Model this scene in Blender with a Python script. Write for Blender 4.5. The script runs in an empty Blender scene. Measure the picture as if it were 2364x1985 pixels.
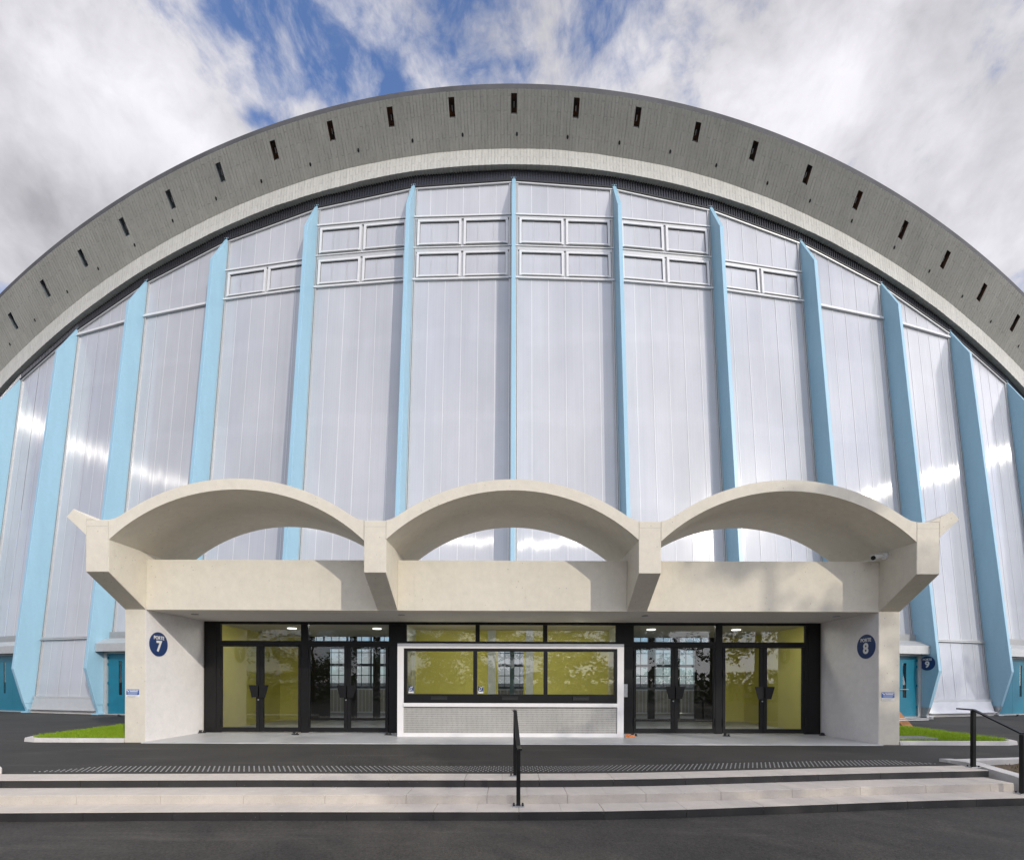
import bpy, bmesh, math, random
from mathutils import Vector, Matrix, noise
R_ = math.radians
rnd = random.Random(7)
SC = bpy.context.scene
COL = SC.collection

# ------------------------------------------------------------------ camera
CAMZ = 1.32
cam_d = bpy.data.cameras.new("camera")
cam_d.sensor_fit = 'HORIZONTAL'; cam_d.sensor_width = 36.0
cam_d.lens = 36.0 * 1089.3 / 2364.0
cam_d.shift_y = (1575.1 - 992.5) / 2364.0
cam_d.clip_start = 0.05; cam_d.clip_end = 6000
cam = bpy.data.objects.new("camera", cam_d); COL.objects.link(cam)
cam.matrix_world = (Matrix.Translation((0.006, 0, CAMZ)) @ Matrix.Rotation(0.0007, 4, 'Z')
                    @ Matrix.Rotation(R_(90), 4, 'X') @ Matrix.Rotation(0.0033, 4, 'Z'))
SC.camera = cam
SC.view_settings.view_transform = 'Standard'; SC.view_settings.look = 'None'
SC.view_settings.gamma = 1.0; SC.view_settings.exposure = 0.0
SC.cycles.max_bounces = 8; SC.cycles.transparent_max_bounces = 24
SC.cycles.sample_clamp_indirect = 6.0
SC.cycles.use_denoising = True

# ------------------------------------------------------------------ sun + sky
SUN_AZ, SUN_EL = 40.0, 25.7            # to the right of the viewer's back
sun_dir = Vector((math.sin(R_(SUN_AZ)) * math.cos(R_(SUN_EL)),
                  -math.cos(R_(SUN_AZ)) * math.cos(R_(SUN_EL)), math.sin(R_(SUN_EL))))
sl = bpy.data.lights.new("sun", 'SUN'); sl.energy = 2.1; sl.angle = R_(0.53); sl.color = (1.0, 0.93, 0.82)
so = bpy.data.objects.new("sun", sl); COL.objects.link(so)
so.rotation_euler = sun_dir.to_track_quat('Z', 'Y').to_euler()

W = bpy.data.worlds.new("World"); SC.world = W; W.use_nodes = True
nt = W.node_tree; nt.nodes.clear()
class NG:
    """small helper for building node graphs"""
    def __init__(s, nt): s.nt = nt
    def n(s, t, **kw):
        o = s.nt.nodes.new(t)
        for k, v in kw.items(): setattr(o, k, v)
        return o
    def setin(s, o, i, v):
        if v is None: return
        if hasattr(v, 'is_linked') or hasattr(v, 'links'): s.nt.links.new(v, o.inputs[i])
        else: o.inputs[i].default_value = v
    def m(s, op, a, b=None, c=None, clamp=False):
        o = s.n('ShaderNodeMath', operation=op); o.use_clamp = clamp
        for i, v in enumerate((a, b, c)): s.setin(o, i, v)
        return o.outputs[0]
    def vm(s, op, a, b=None, out=0):
        o = s.n('ShaderNodeVectorMath', operation=op)
        s.setin(o, 0, a); s.setin(o, 1, b)
        return o.outputs[out]
    def noise(s, vec, scale, detail=6, rough=.55, dist=0.0, out=0):
        o = s.n('ShaderNodeTexNoise'); s.setin(o, 'Vector', vec)
        o.inputs['Scale'].default_value = scale; o.inputs['Detail'].default_value = detail
        o.inputs['Roughness'].default_value = rough; o.inputs['Distortion'].default_value = dist
        return o.outputs[out]
    def rng(s, v, a, b, c=0.0, d=1.0, smooth=False):
        o = s.n('ShaderNodeMapRange'); o.clamp = True
        if smooth: o.interpolation_type = 'SMOOTHSTEP'
        s.setin(o, 0, v)
        for i, q in enumerate((a, b, c, d)): o.inputs[i + 1].default_value = q
        return o.outputs[0]
    def mix(s, f, a, b, blend='MIX'):
        o = s.n('ShaderNodeMix', data_type='RGBA', blend_type=blend)
        s.setin(o, 0, f); s.setin(o, 6, a); s.setin(o, 7, b)
        return o.outputs[2]
    def mapping(s, vec, scale=(1, 1, 1), rot=(0, 0, 0), loc=(0, 0, 0)):
        o = s.n('ShaderNodeMapping'); s.setin(o, 0, vec)
        o.inputs['Scale'].default_value = scale; o.inputs['Rotation'].default_value = rot
        o.inputs['Location'].default_value = loc
        return o.outputs[0]
g = NG(nt)
tc = g.n('ShaderNodeTexCoord'); D = tc.outputs['Generated']
sx = g.n('ShaderNodeSeparateXYZ'); nt.links.new(D, sx.inputs[0])
zc = g.m('MAXIMUM', sx.outputs[2], 0.10)
ca = g.m('DIVIDE', sx.outputs[0], zc); cb = g.m('DIVIDE', sx.outputs[1], zc)
cmb = g.n('ShaderNodeCombineXYZ'); nt.links.new(ca, cmb.inputs[0]); nt.links.new(cb, cmb.inputs[1])
P = cmb.outputs[0]
# cloud cover: large banks with torn, puffy edges
def scl(v, k):
    o = g.vm('SCALE', v, None); o.node.inputs['Scale'].default_value = k; return o
def wsub(scale, k, det=3): return scl(g.vm('SUBTRACT', g.noise(D, scale, det, .5, out=1), (.5, .5, .5)), k)
Dw = g.vm('ADD', D, g.vm('ADD', wsub(3.0, .10), wsub(11.0, .035, 4)))
Pw = g.vm('ADD', P, scl(g.vm('SUBTRACT', g.noise(D, 5.0, 4, .55, out=1), (.5, .5, .5)), .16))
Ds = g.mapping(Dw, scale=(1.0, .9, 1.25), rot=(R_(8), R_(-14), R_(20)))
big = g.noise(Ds, 3.1, 4, .5)
mid = g.noise(Ds, 9.5, 10, .64)
fine = g.noise(Ds, 34, 6, .6)
fld = g.m('ADD', g.m('MULTIPLY', big, 0.40), g.m('ADD', g.m('MULTIPLY', mid, 0.66), g.m('MULTIPLY', fine, 0.24)))
def blob(a, b, ra, rb, w, ang=0.0):
    """push the cloud cover up (w>0) or open it (w<0) round one place in the cloud layer"""
    q = g.mapping(g.vm('SUBTRACT', Pw, (a, b, 0)), rot=(0, 0, R_(ang)))
    q = g.vm('MULTIPLY', q, (1 / ra, 1 / rb, 0))
    l = g.vm('LENGTH', q, out=1)
    return g.m('MULTIPLY', g.rng(l, 0.0, 1.0, 1.0, 0.0, True), w)
acc = fld
for bl in ((-.33, .745, .09, .09, -.26, 0), (-.40, .70, .10, .05, -.24, 0), (-.25, .795, .08, .07, -.26, 0),
           (-.43, .83, .08, .04, -.13, 0), (-.10, .695, .10, .04, -.10, 0),
           (.13, .70, .06, .08, -.05, 0), (.27, .74, .03, .07, -.06, 0), (.02, .76, .04, .05, -.05, 0),
           (-.75, .85, .40, .36, .30, 0), (-.60, .98, .24, .25, .22, 0), (-1.3, 1.18, .16, .10, -.07, 0), (-1.2, 1.2, .45, .4, .24, 0), (-.10, .73, .34, .11, -.10, 0), (.25, .70, .25, .07, -.10, 0),
           (.55, .85, .28, .30, .30, 0), (.95, 1.0, .35, .35, .22, 0), (.05, .82, .2, .06, .06, 0), (.2, .80, .2, .1, .07, 0), (-.95, .99, .30, .20, .20, 0), (.83, .83, .28, .22, .14, 0), (1.15, 1.1, .3, .3, .12, 0), (0, .8, 9, 9, -.04, 0), (-1.32, 1.22, .16, .14, -.22, 0)):
    acc = g.m('ADD', acc, blob(*bl))
cover = g.rng(acc, 0.43, 0.72, 0.05, 1.0, True)
wisp = g.noise(g.mapping(Dw, scale=(1.3, .8, 1.0), rot=(R_(20), R_(10), R_(35))), 7.0, 9, .64)
cover = g.m('MAXIMUM', cover, g.rng(wisp, .49, .72, .03, .72, True))
thick = g.rng(acc, 0.60, 1.05, 0.0, 1.0, True)
shade = g.noise(g.mapping(Dw, loc=(3.1, 1.7, .4)), 4.2, 6, .55)
shade2 = g.noise(g.mapping(Dw, loc=(1.3, 5.2, .2)), 13.0, 6, .6)
lum = g.m('ADD', g.rng(shade, 0.30, 0.62, 0.66, .97, True), g.rng(shade2, .3, .7, -.07, .06))
grey = blob(-1.0, .98, .42, .28, -.19); grey2 = blob(-.86, .72, .30, .16, -.10)
lum = g.m('ADD', lum, g.m('ADD', grey, grey2))
lum = g.m('MULTIPLY', lum, g.rng(thick, 0, .8, .80, 1.0))
lum = g.m('MAXIMUM', lum, .28)
hz = g.rng(sx.outputs[2], 0.0, 0.30, 0.90, 1.04)
lum = g.m('MULTIPLY', lum, hz)
# cloud round the sun (behind the viewer) glows
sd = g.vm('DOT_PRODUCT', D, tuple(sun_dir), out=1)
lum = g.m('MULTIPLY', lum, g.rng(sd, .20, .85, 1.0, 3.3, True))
cc = g.n('ShaderNodeCombineColor')
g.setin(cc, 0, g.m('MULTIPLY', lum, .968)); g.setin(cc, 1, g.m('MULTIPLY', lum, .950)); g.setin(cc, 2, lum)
sky = g.n('ShaderNodeTexSky', sky_type='NISHITA'); sky.sun_disc = False
sky.sun_elevation = R_(SUN_EL); sky.sun_rotation = R_(180 - SUN_AZ); sky.air_density = 1.0; sky.dust_density = .6; sky.ozone_density = 2.0
b1 = g.n('ShaderNodeBackground'); nt.links.new(g.vm('MULTIPLY', sky.outputs[0], (.80, 1.05, 1.42)), b1.inputs[0]); b1.inputs[1].default_value = 0.15
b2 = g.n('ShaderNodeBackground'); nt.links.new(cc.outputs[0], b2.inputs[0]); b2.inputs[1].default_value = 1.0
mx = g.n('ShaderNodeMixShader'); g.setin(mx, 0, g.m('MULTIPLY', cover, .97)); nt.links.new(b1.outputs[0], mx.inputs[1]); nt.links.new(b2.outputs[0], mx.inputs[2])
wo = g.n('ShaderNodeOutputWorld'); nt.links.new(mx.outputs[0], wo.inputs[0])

# ------------------------------------------------------------------ materials
def new_mat(name):
    m = bpy.data.materials.new(name); m.use_nodes = True
    t = m.node_tree; t.nodes.clear()
    q = NG(t)
    out = q.n('ShaderNodeOutputMaterial'); p = q.n('ShaderNodeBsdfPrincipled')
    t.links.new(p.outputs[0], out.inputs[0])
    return m, q, p, out
def coords(q, kind='Object'):
    return q.n('ShaderNodeTexCoord').outputs[kind]
def bump(q, p, h, strength, dist):
    b = q.n('ShaderNodeBump'); b.inputs['Strength'].default_value = strength; b.inputs['Distance'].default_value = dist
    q.setin(b, 'Height', h); q.nt.links.new(b.outputs[0], p.inputs['Normal'])
def c4(c): return (c[0], c[1], c[2], 1)
def simple(name, col, rough=.5, metal=0.0, var=.06, scale=6.0, bmp=0.0, bscale=60.0, spec=.5):
    m, q, p, o = new_mat(name)
    v = coords(q)
    n = q.noise(v, scale, 5, .6)
    k = q.rng(n, .25, .75, 1 - var, 1 + var)
    cm = q.vm('SCALE', c4(col)[:3], None); cm.node.inputs['Scale'].default_value = 1; q.setin(cm.node, 3, k)
    q.setin(p, 'Base Color', cm)
    p.inputs['Roughness'].default_value = rough; p.inputs['Metallic'].default_value = metal
    p.inputs['Specular IOR Level'].default_value = spec
    if bmp: bump(q, p, q.noise(v, bscale, 4, .6), bmp, .01)
    return m
def concrete(name, col, var=.10, pits=True, stain=(.30, .27, .22), rough=.8, bs=.25):
    m, q, p, o = new_mat(name)
    v = coords(q)
    n1 = q.noise(v, .9, 6, .6, .3); n2 = q.noise(v, 7.0, 6, .65); n3 = q.noise(v, 60, 3, .6)
    st = q.noise(q.mapping(v, scale=(1, 1, .25)), 2.2, 6, .7)
    k = q.m('ADD', q.rng(n1, .3, .7, 1 - var, 1 + var * .6), q.m('ADD', q.rng(n2, .3, .7, -.05, .05), q.rng(n3, .3, .7, -.035, .035)))
    cm = q.vm('SCALE', col, None); q.setin(cm.node, 3, k)
    c = q.mix(q.rng(st, .60, .85, 0, .16, True), cm, c4(stain))
    h = q.m('ADD', q.m('MULTIPLY', n2, .5), q.m('MULTIPLY', n3, .3))
    if pits:
        vo = q.n('ShaderNodeTexVoronoi'); q.setin(vo, 'Vector', v); vo.inputs['Scale'].default_value = 9
        w = q.noise(v, 1.7, 2, .5)
        pit = q.m('MULTIPLY', q.rng(vo.outputs['Distance'], .06, .11, 1, 0), q.rng(w, .50, .57, 0, 1))
        dr = q.noise(q.mapping(v, scale=(5, 5, .35)), 1.0, 6, .7)
        c = q.mix(q.rng(dr, .56, .80, 0, .22, True), c, c4(stain))
        c = q.mix(q.m('MULTIPLY', pit, .55), c, c4((.12, .10, .08)))
        h = q.m('SUBTRACT', h, q.m('MULTIPLY', pit, .6))
    q.setin(p, 'Base Color', c); p.inputs['Roughness'].default_value = rough
    p.inputs['Specular IOR Level'].default_value = .3
    bump(q, p, h, bs, .012)
    return m
M = {}
M['cream'] = concrete('cream_concrete', (.685, .635, .53), var=.045)
M['white_paint'] = concrete('white_wall_paint', (.84, .805, .78), var=.05, pits=False, stain=(.50, .46, .42), bs=.12)
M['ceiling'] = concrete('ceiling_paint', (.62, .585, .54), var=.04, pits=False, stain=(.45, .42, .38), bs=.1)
M['kerb'] = concrete('kerb_concrete', (.62, .59, .55), var=.12)
M['step'] = None
M['joint'] = simple('concrete_joint', (.47, .435, .37), .85, 0, .3, 20)
M['black_metal'] = simple('black_powder_coat', (.009, .0085, .009), .42, 0, .15, spec=.3)
M['rail_black'] = simple('black_rail_paint', (.010, .010, .0105), .36, 0, .15, spec=.35)
M['grey_frame'] = simple('grey_aluminium', (.50, .50, .49), .38, .35, .06)
M['white_frame'] = simple('white_aluminium', (.66, .66, .66), .32, 0, .04)
M['mid_grey'] = simple('grey_flashing', (.36, .36, .355), .45, .3, .08)
M['steel'] = simple('galvanised_steel', (.42, .43, .44), .42, .6, .16, 14)
M['teal'] = simple('teal_door_paint', (.004, .155, .235), .38, 0, .10, 3)
M['white_plastic'] = simple('white_lacquer', (.82, .80, .78), .35, 0, .03)
M['yellow'] = simple('yellow_wall_paint', (.73, .66, .15), .6, 0, .05, 2)
M['pale_wall'] = simple('pale_wall_paint', (.62, .64, .60), .6, 0, .05, 2)
M['dark_wall'] = simple('dark_interior', (.03, .03, .03), .6, 0, .1)
M['navy'] = simple('navy_sign_face', (.012, .040, .145), .4, 0, .05)
M['sign_white'] = simple('sign_lettering', (.80, .79, .76), .5, 0, .02)
M['plaque_blue'] = simple('blue_plaque', (.03, .10, .36), .4, 0, .05)
M['plaque_pale'] = simple('plaque_text', (.50, .58, .74), .5, 0, .05)
M['rubber'] = simple('black_rubber', (.015, .015, .015), .6, 0, .2)
M['orange'] = simple('orange_plastic', (.75, .20, .03), .45, 0, .1)
M['board'] = simple('brown_chipboard', (.30, .135, .045), .75, 0, .30, 9, .3, 80)
M['green_metal'] = simple('green_trestle_paint', (.05, .14, .12), .5, 0, .15)
M['camera_white'] = simple('camera_housing', (.85, .85, .84), .4, 0, .05)
M['black_gloss'] = simple('black_lens', (.008, .008, .008), .1, 0, .05)
M['red_leaf'] = None

def mat_fin():
    m, q, p, o = new_mat('light_blue_paint'); v = coords(q)
    n = q.noise(q.mapping(v, scale=(1, 1, .15)), 2.0, 5, .6); n2 = q.noise(v, 9, 4, .6)
    k = q.m('ADD', q.rng(n, .3, .7, .94, 1.04), q.rng(n2, .3, .7, -.025, .025))
    cm = q.vm('SCALE', (.315, .515, .635), None); q.setin(cm.node, 3, k); q.setin(p, 'Base Color', cm)
    p.inputs['Roughness'].default_value = .36; p.inputs['Specular IOR Level'].default_value = .4
    bump(q, p, n2, .06, .01)
    return m
M['fin'] = mat_fin()

def mat_poly(name, joint=False):
    """multi-wall polycarbonate: hard vertical flutes stretch every highlight sideways"""
    m, q, p, o = new_mat(name)
    uv = q.n('ShaderNodeUVMap'); uv.uv_map = 'uv'
    s = q.n('ShaderNodeSeparateXYZ'); q.nt.links.new(uv.outputs[0], s.inputs[0])
    f1 = q.noise(q.mapping(uv.outputs[0], scale=(26, .02, 1)), 1.0, 3, .6)
    f2 = q.noise(q.mapping(uv.outputs[0], scale=(2.2, .10, 1)), 1.0, 4, .6)
    f3 = q.noise(q.mapping(uv.outputs[0], scale=(.42, .20, 1)), 1.0, 5, .6)
    flute = q.m('SINE', q.m('MULTIPLY', s.outputs[0], 2 * math.pi / .105))
    k = q.m('ADD', q.rng(f1, .3, .7, .955, 1.03), q.m('ADD', q.rng(f2, .3, .7, -.04, .04), q.rng(f3, .3, .7, -.10, .09)))
    k = q.m('ADD', k, q.m('MULTIPLY', flute, .012))
    wv = q.noise(q.mapping(uv.outputs[0], scale=(.25, .6, 1)), 1.0, 3, .5)
    bd_ = q.m('SINE', q.m('ADD', q.m('MULTIPLY', s.outputs[1], 2 * math.pi / 3.3), q.m('MULTIPLY', wv, 2.5)))
    k = q.m('ADD', k, q.m('MULTIPLY', q.rng(bd_, .80, 1.0, 0, 1, True), .03))
    cm = q.vm('SCALE', (.452, .457, .482) if not joint else (.68, .68, .69), None); q.setin(cm.node, 3, k)
    q.setin(p, 'Base Color', cm)
    p.inputs['Roughness'].default_value = .13
    p.inputs['Specular IOR Level'].default_value = .80
    # the flutes act like drawn fibres: a strongly stretched gloss on top of the smooth sheet
    tg = q.n('ShaderNodeTangent', direction_type='UV_MAP'); tg.uv_map = 'uv'
    ge = q.n('ShaderNodeNewGeometry')
    wob = q.vm('SCALE', q.vm('SUBTRACT', q.noise(q.mapping(uv.outputs[0], scale=(2.2, .25, 1)), 1.0, 3, .5, out=1), (.5, .5, .5)), None); wob.node.inputs['Scale'].default_value = .016
    base = q.vm('NORMALIZE', q.vm('ADD', ge.outputs['Normal'], wob))
    q.nt.links.new(base, p.inputs['Normal'])
    an = q.n('ShaderNodeBsdfAnisotropic'); an.inputs['Roughness'].default_value = .21; an.inputs['Anisotropy'].default_value = -.91
    an.inputs[0].default_value = (1, 1, 1, 1)
    q.nt.links.new(tg.outputs[0], an.inputs['Tangent']); q.nt.links.new(base, an.inputs['Normal'])
    fr = q.n('ShaderNodeFresnel'); fr.inputs[0].default_value = 1.55; q.nt.links.new(base, fr.inputs['Normal'])
    mx = q.n('ShaderNodeMixShader'); q.setin(mx, 0, q.m('MULTIPLY', fr.outputs[0], q.rng(f1, .36, .64, .16, .64), clamp=True))
    q.nt.links.new(p.outputs[0], mx.inputs[1]); q.nt.links.new(an.outputs[0], mx.inputs[2]); q.nt.links.new(mx.outputs[0], o.inputs[0])
    return m
M['poly'] = mat_poly('polycarbonate_sheet'); M['poly_joint'] = mat_poly('polycarbonate_joint', True)

def mat_board(name, col, var=.12):
    """board-marked concrete, planks run across the arch: uv.x along the arch, uv.y across it"""
    m, q, p, o = new_mat(name)
    uv = q.n('ShaderNodeUVMap'); uv.uv_map = 'uv'; U = uv.outputs[0]
    s = q.n('ShaderNodeSeparateXYZ'); q.nt.links.new(U, s.inputs[0])
    br = q.n('ShaderNodeTexBrick'); q.setin(br, 'Vector', q.mapping(U, rot=(0, 0, R_(90))))
    br.inputs['Scale'].default_value = 1; br.inputs['Mortar Size'].default_value = .016
    br.inputs['Brick Width'].default_value = 1.3; br.inputs['Row Height'].default_value = .13
    br.inputs['Color1'].default_value = (0, 0, 0, 1); br.inputs['Color2'].default_value = (1, 1, 1, 1); br.inputs['Mortar'].default_value = (.5, .5, .5, 1)
    br.offset = .37
    n1 = q.noise(q.mapping(U, scale=(9, 1.0, 1)), 1, 5, .65); n2 = q.noise(U, .55, 5, .6)
    brk = q.noise(q.mapping(U, scale=(8, 2.2, 1)), 1.0, 4, .7)
    n3 = q.noise(U, 14, 4, .6)
    seam = q.m('MULTIPLY', br.outputs['Fac'], q.rng(brk, .44, .56, 0, 1))
    plank = q.n('ShaderNodeSeparateColor'); q.nt.links.new(br.outputs['Color'], plank.inputs[0])
    k = q.m('ADD', q.rng(n2, .3, .7, 1 - var, 1 + var * .5), q.m('ADD', q.rng(n1, .3, .7, -.05, .05), q.rng(plank.outputs[0], 0, 1, -.045, .045)))
    k = q.m('ADD', k, q.rng(n3, .3, .7, -.07, .07))
    cm = q.vm('SCALE', col, None); q.setin(cm.node, 3, k)
    c = q.mix(q.m('MULTIPLY', seam, .26), cm, c4((.07, .068, .06)))
    pale = q.m('MULTIPLY', q.m('MULTIPLY', br.outputs['Fac'], q.rng(brk, .30, .44, 1, 0)), .20)
    c = q.mix(pale, c, c4((.55, .54, .50)))
    q.setin(p, 'Base Color', c); p.inputs['Roughness'].default_value = .85; p.inputs['Specular IOR Level'].default_value = .25
    h = q.m('ADD', q.m('MULTIPLY', n1, .4), q.m('ADD', q.m('MULTIPLY', br.outputs['Fac'], -.6), q.m('MULTIPLY', plank.outputs[0], .35)))
    bump(q, p, h, .9, .03)
    return m
M['soffit'] = mat_board('board_marked_soffit', (.47, .46, .415))
M['band'] = mat_board('board_marked_rib', (.55, .54, .50), .07)
M['roof_edge'] = concrete('roof_edge_coating', (.10, .10, .105), var=.2, pits=False, stain=(.08, .08, .08))
M['rust'] = None
def mat_slot():
    m, q, p, o = new_mat('stained_recess'); v = coords(q)
    n = q.noise(v, 3.0, 5, .7)
    c = q.mix(q.rng(n, .42, .62), c4((.05, .048, .045)), c4((.17, .065, .02)))
    q.setin(p, 'Base Color', c); p.inputs['Roughness'].default_value = .8
    return m
M['slot'] = mat_slot()
M['slot_zinc'] = simple('zinc_lined_recess', (.20, .225, .24), .5, .2, .45, 5)
M['clad'] = simple('dark_ribbed_cladding', (.075, .076, .088), .26, .75, .12, 2)

def mat_asphalt(name, base=.045):
    m, q, p, o = new_mat(name); v = coords(q)
    n1 = q.noise(v, .35, 6, .6, .6); n2 = q.noise(v, 2.5, 5, .65); n3 = q.noise(v, 42, 4, .8); n4 = q.noise(q.mapping(v, scale=(.25, 2.2, 1)), 1.2, 6, .7)
    vo = q.n('ShaderNodeTexVoronoi'); q.setin(vo, 'Vector', v); vo.inputs['Scale'].default_value = 75
    k = q.m('ADD', q.rng(n1, .3, .7, .74, 1.24), q.m('ADD', q.rng(n2, .3, .7, -.10, .10), q.rng(n3, .3, .7, -.50, .55)))
    k = q.m('ADD', k, q.rng(n4, .52, .76, 0, .75, True))
    st = q.m('MULTIPLY', q.rng(vo.outputs['Distance'], .10, .20, 1, 0), q.rng(n3, .5, .62, 0, .9))
    k = q.m('ADD', k, st)
    cm = q.vm('SCALE', (base * 1.09, base, base * .86), None); q.setin(cm.node, 3, k); q.setin(p, 'Base Color', cm)
    p.inputs['Roughness'].default_value = .82; p.inputs['Specular IOR Level'].default_value = .35
    h = q.m('ADD', q.m('MULTIPLY', vo.outputs['Distance'], .6), q.m('MULTIPLY', n3, .5))
    bump(q, p, h, .5, .008)
    return m
M['asphalt'] = mat_asphalt('asphalt', .040); M['asphalt2'] = mat_asphalt('old_asphalt', .051)
def mat_step():
    m, q, p, o = new_mat('speckled_cast_stone'); v = coords(q)
    vo = q.n('ShaderNodeTexVoronoi'); q.setin(vo, 'Vector', v); vo.inputs['Scale'].default_value = 55
    n1 = q.noise(v, 1.1, 5, .6); n2 = q.noise(v, 8, 5, .65); n3 = q.noise(v, 90, 2, .6)
    k = q.m('ADD', q.rng(n1, .3, .7, .90, 1.05), q.m('ADD', q.rng(n2, .3, .7, -.05, .05), q.rng(n3, .3, .7, -.06, .06)))
    cm = q.vm('SCALE', (.57, .515, .45), None); q.setin(cm.node, 3, k)
    sp = q.m('MULTIPLY', q.rng(vo.outputs['Distance'], .13, .20, 1, 0), q.rng(n3, .52, .60, 0, 1))
    c = q.mix(q.m('MULTIPLY', sp, .7), cm, c4((.16, .13, .10)))
    q.setin(p, 'Base Color', c); p.inputs['Roughness'].default_value = .75; p.inputs['Specular IOR Level'].default_value = .3
    bump(q, p, q.m('SUBTRACT', q.m('MULTIPLY', n2, .4), sp), .2, .008)
    return m
M['step'] = mat_step()
def mat_black_paint():
    m, q, p, o = new_mat('black_riser_paint'); v = coords(q)
    n3 = q.noise(v, 45, 3, .7); n2 = q.noise(v, 3, 5, .6)
    k = q.rng(n2, .3, .7, .75, 1.25)
    cm = q.vm('SCALE', (.028, .026, .025), None); q.setin(cm.node, 3, k)
    c = q.mix(q.rng(n3, .68, .74, 0, .6), cm, c4((.35, .32, .28)))
    q.setin(p, 'Base Color', c); p.inputs['Roughness'].default_value = .6
    bump(q, p, n3, .2, .006)
    return m
M['riser_black'] = mat_black_paint()
M['slab'] = None
def mat_slab():
    m, q, p, o = new_mat('smooth_concrete_floor'); v = coords(q)
    n1 = q.noise(v, 1.0, 6, .6, .8); n2 = q.noise(v, 9, 5, .65)
    k = q.m('ADD', q.rng(n1, .3, .7, .82, 1.12), q.rng(n2, .3, .7, -.05, .05))
    cm = q.vm('SCALE', (.50, .50, .49), None); q.setin(cm.node, 3, k); q.setin(p, 'Base Color', cm)
    q.setin(p, 'Roughness', q.rng(n1, .3, .7, .32, .5))
    bump(q, p, n2, .05, .01)
    return m
M['slab'] = mat_slab()
def mat_glass(name, tint=(.93, .96, .94), refl=1.0):
    """clear float glass sheet: passes light straight through, mirrors by Fresnel on both faces"""
    m = bpy.data.materials.new(name); m.use_nodes = True; t = m.node_tree; t.nodes.clear(); q = NG(t)
    out = q.n('ShaderNodeOutputMaterial'); tr = q.n('ShaderNodeBsdfTransparent'); gl = q.n('ShaderNodeBsdfGlossy')
    tr.inputs[0].default_value = c4(tint); gl.inputs['Roughness'].default_value = .003; gl.inputs[0].default_value = (1, 1, 1, 1)
    fr = q.n('ShaderNodeFresnel'); fr.inputs[0].default_value = 1.62
    v = coords(q); b = q.n('ShaderNodeBump'); b.inputs['Strength'].default_value = .012; b.inputs['Distance'].default_value = .02
    q.setin(b, 'Height', q.noise(v, 1.3, 2, .5)); t.links.new(b.outputs[0], gl.inputs['Normal'])
    f = q.m('MULTIPLY', fr.outputs[0], 1.5 * refl, clamp=True)
    mx = q.n('ShaderNodeMixShader'); q.setin(mx, 0, f); t.links.new(tr.outputs[0], mx.inputs[1]); t.links.new(gl.outputs[0], mx.inputs[2])
    t.links.new(mx.outputs[0], out.inputs[0])
    return m
M['glass'] = mat_glass('entrance_glass', (.92, .95, .90), 1.0)
M['glass_dark'] = mat_glass('door_slit_glass', (.7, .74, .7), 1.1)
def mat_grid():
    m, q, p, o = new_mat('perforated_aluminium'); v = coords(q)
    mp = q.mapping(v, rot=(R_(90), 0, 0))
    br = q.n('ShaderNodeTexBrick'); q.setin(br, 'Vector', mp); br.offset = 0.0
    br.inputs['Scale'].default_value = 1; br.inputs['Brick Width'].default_value = .030; br.inputs['Row Height'].default_value = .053
    br.inputs['Mortar Size'].default_value = .0055
    br.inputs['Color1'].default_value = (.235, .228, .21, 1); br.inputs['Color2'].default_value = (.30, .29, .265, 1); br.inputs['Mortar'].default_value = (.52, .505, .47, 1)
    n = q.noise(v, 1.1, 3, .5); k = q.rng(n, .3, .7, .92, 1.10)
    cm = q.vm('SCALE', br.outputs['Color'], None); q.setin(cm.node, 3, k); q.setin(p, 'Base Color', cm)
    p.inputs['Metallic'].default_value = .15; p.inputs['Roughness'].default_value = .4
    bump(q, p, br.outputs['Fac'], .3, .006)
    return m
M['grid'] = mat_grid()
def mat_emit(name, col, s):
    m = bpy.data.materials.new(name); m.use_nodes = True; t = m.node_tree; t.nodes.clear()
    e = t.nodes.new('ShaderNodeEmission'); e.inputs[0].default_value = c4(col); e.inputs[1].default_value = s
    o = t.nodes.new('ShaderNodeOutputMaterial'); t.links.new(e.outputs[0], o.inputs[0]); return m
M['lamp'] = mat_emit('lit_lamp_disc', (1, .97, .9), 2.2)
M['fill_lamp'] = mat_emit('added_fill_panel', (1, .97, .9), 22.0)  # emission for the added fill panels over booth and doors
def mat_leaf(name, c1, c2, scale=1.5):
    m, q, p, o = new_mat(name); v = coords(q)
    n = q.m('ADD', q.m('MULTIPLY', q.noise(v, scale, 3, .6), .55), q.m('MULTIPLY', q.noise(v, scale * 14, 3, .6), .45)); rn = q.n('ShaderNodeObjectInfo').outputs['Random']
    q.setin(p, 'Base Color', q.mix(q.rng(n, .3, .7), c4(c1), c4(c2))); p.inputs['Roughness'].default_value = .55
    p.inputs['Specular IOR Level'].default_value = .3
    tl = q.n('ShaderNodeBsdfTranslucent'); q.setin(tl, 0, q.mix(q.rng(n, .3, .7), c4(c1), c4(c2)))
    mx = q.n('ShaderNodeMixShader'); mx.inputs[0].default_value = .3
    q.nt.links.new(p.outputs[0], mx.inputs[1]); q.nt.links.new(tl.outputs[0], mx.inputs[2]); q.nt.links.new(mx.outputs[0], o.inputs[0])
    return m
M['leaf'] = mat_leaf('tree_leaf', (.025, .050, .014), (.060, .095, .022))
M['grass'] = mat_leaf('lawn_grass', (.19, .33, .010), (.34, .46, .03), 4.0)
M['weeds'] = mat_leaf('dry_weeds', (.11, .12, .03), (.22, .18, .08), 7.0)
M['soil'] = concrete('lawn_soil', (.06, .075, .02), .3, False, (.03, .03, .01), .95, .6)
M['dirt'] = concrete('bare_dirt', (.145, .105, .065), .3, False, (.08, .06, .03), .95, .8)
M['bark'] = concrete('tree_bark', (.09, .07, .05), .3, False, (.03, .03, .02), .9, .8)
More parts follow.
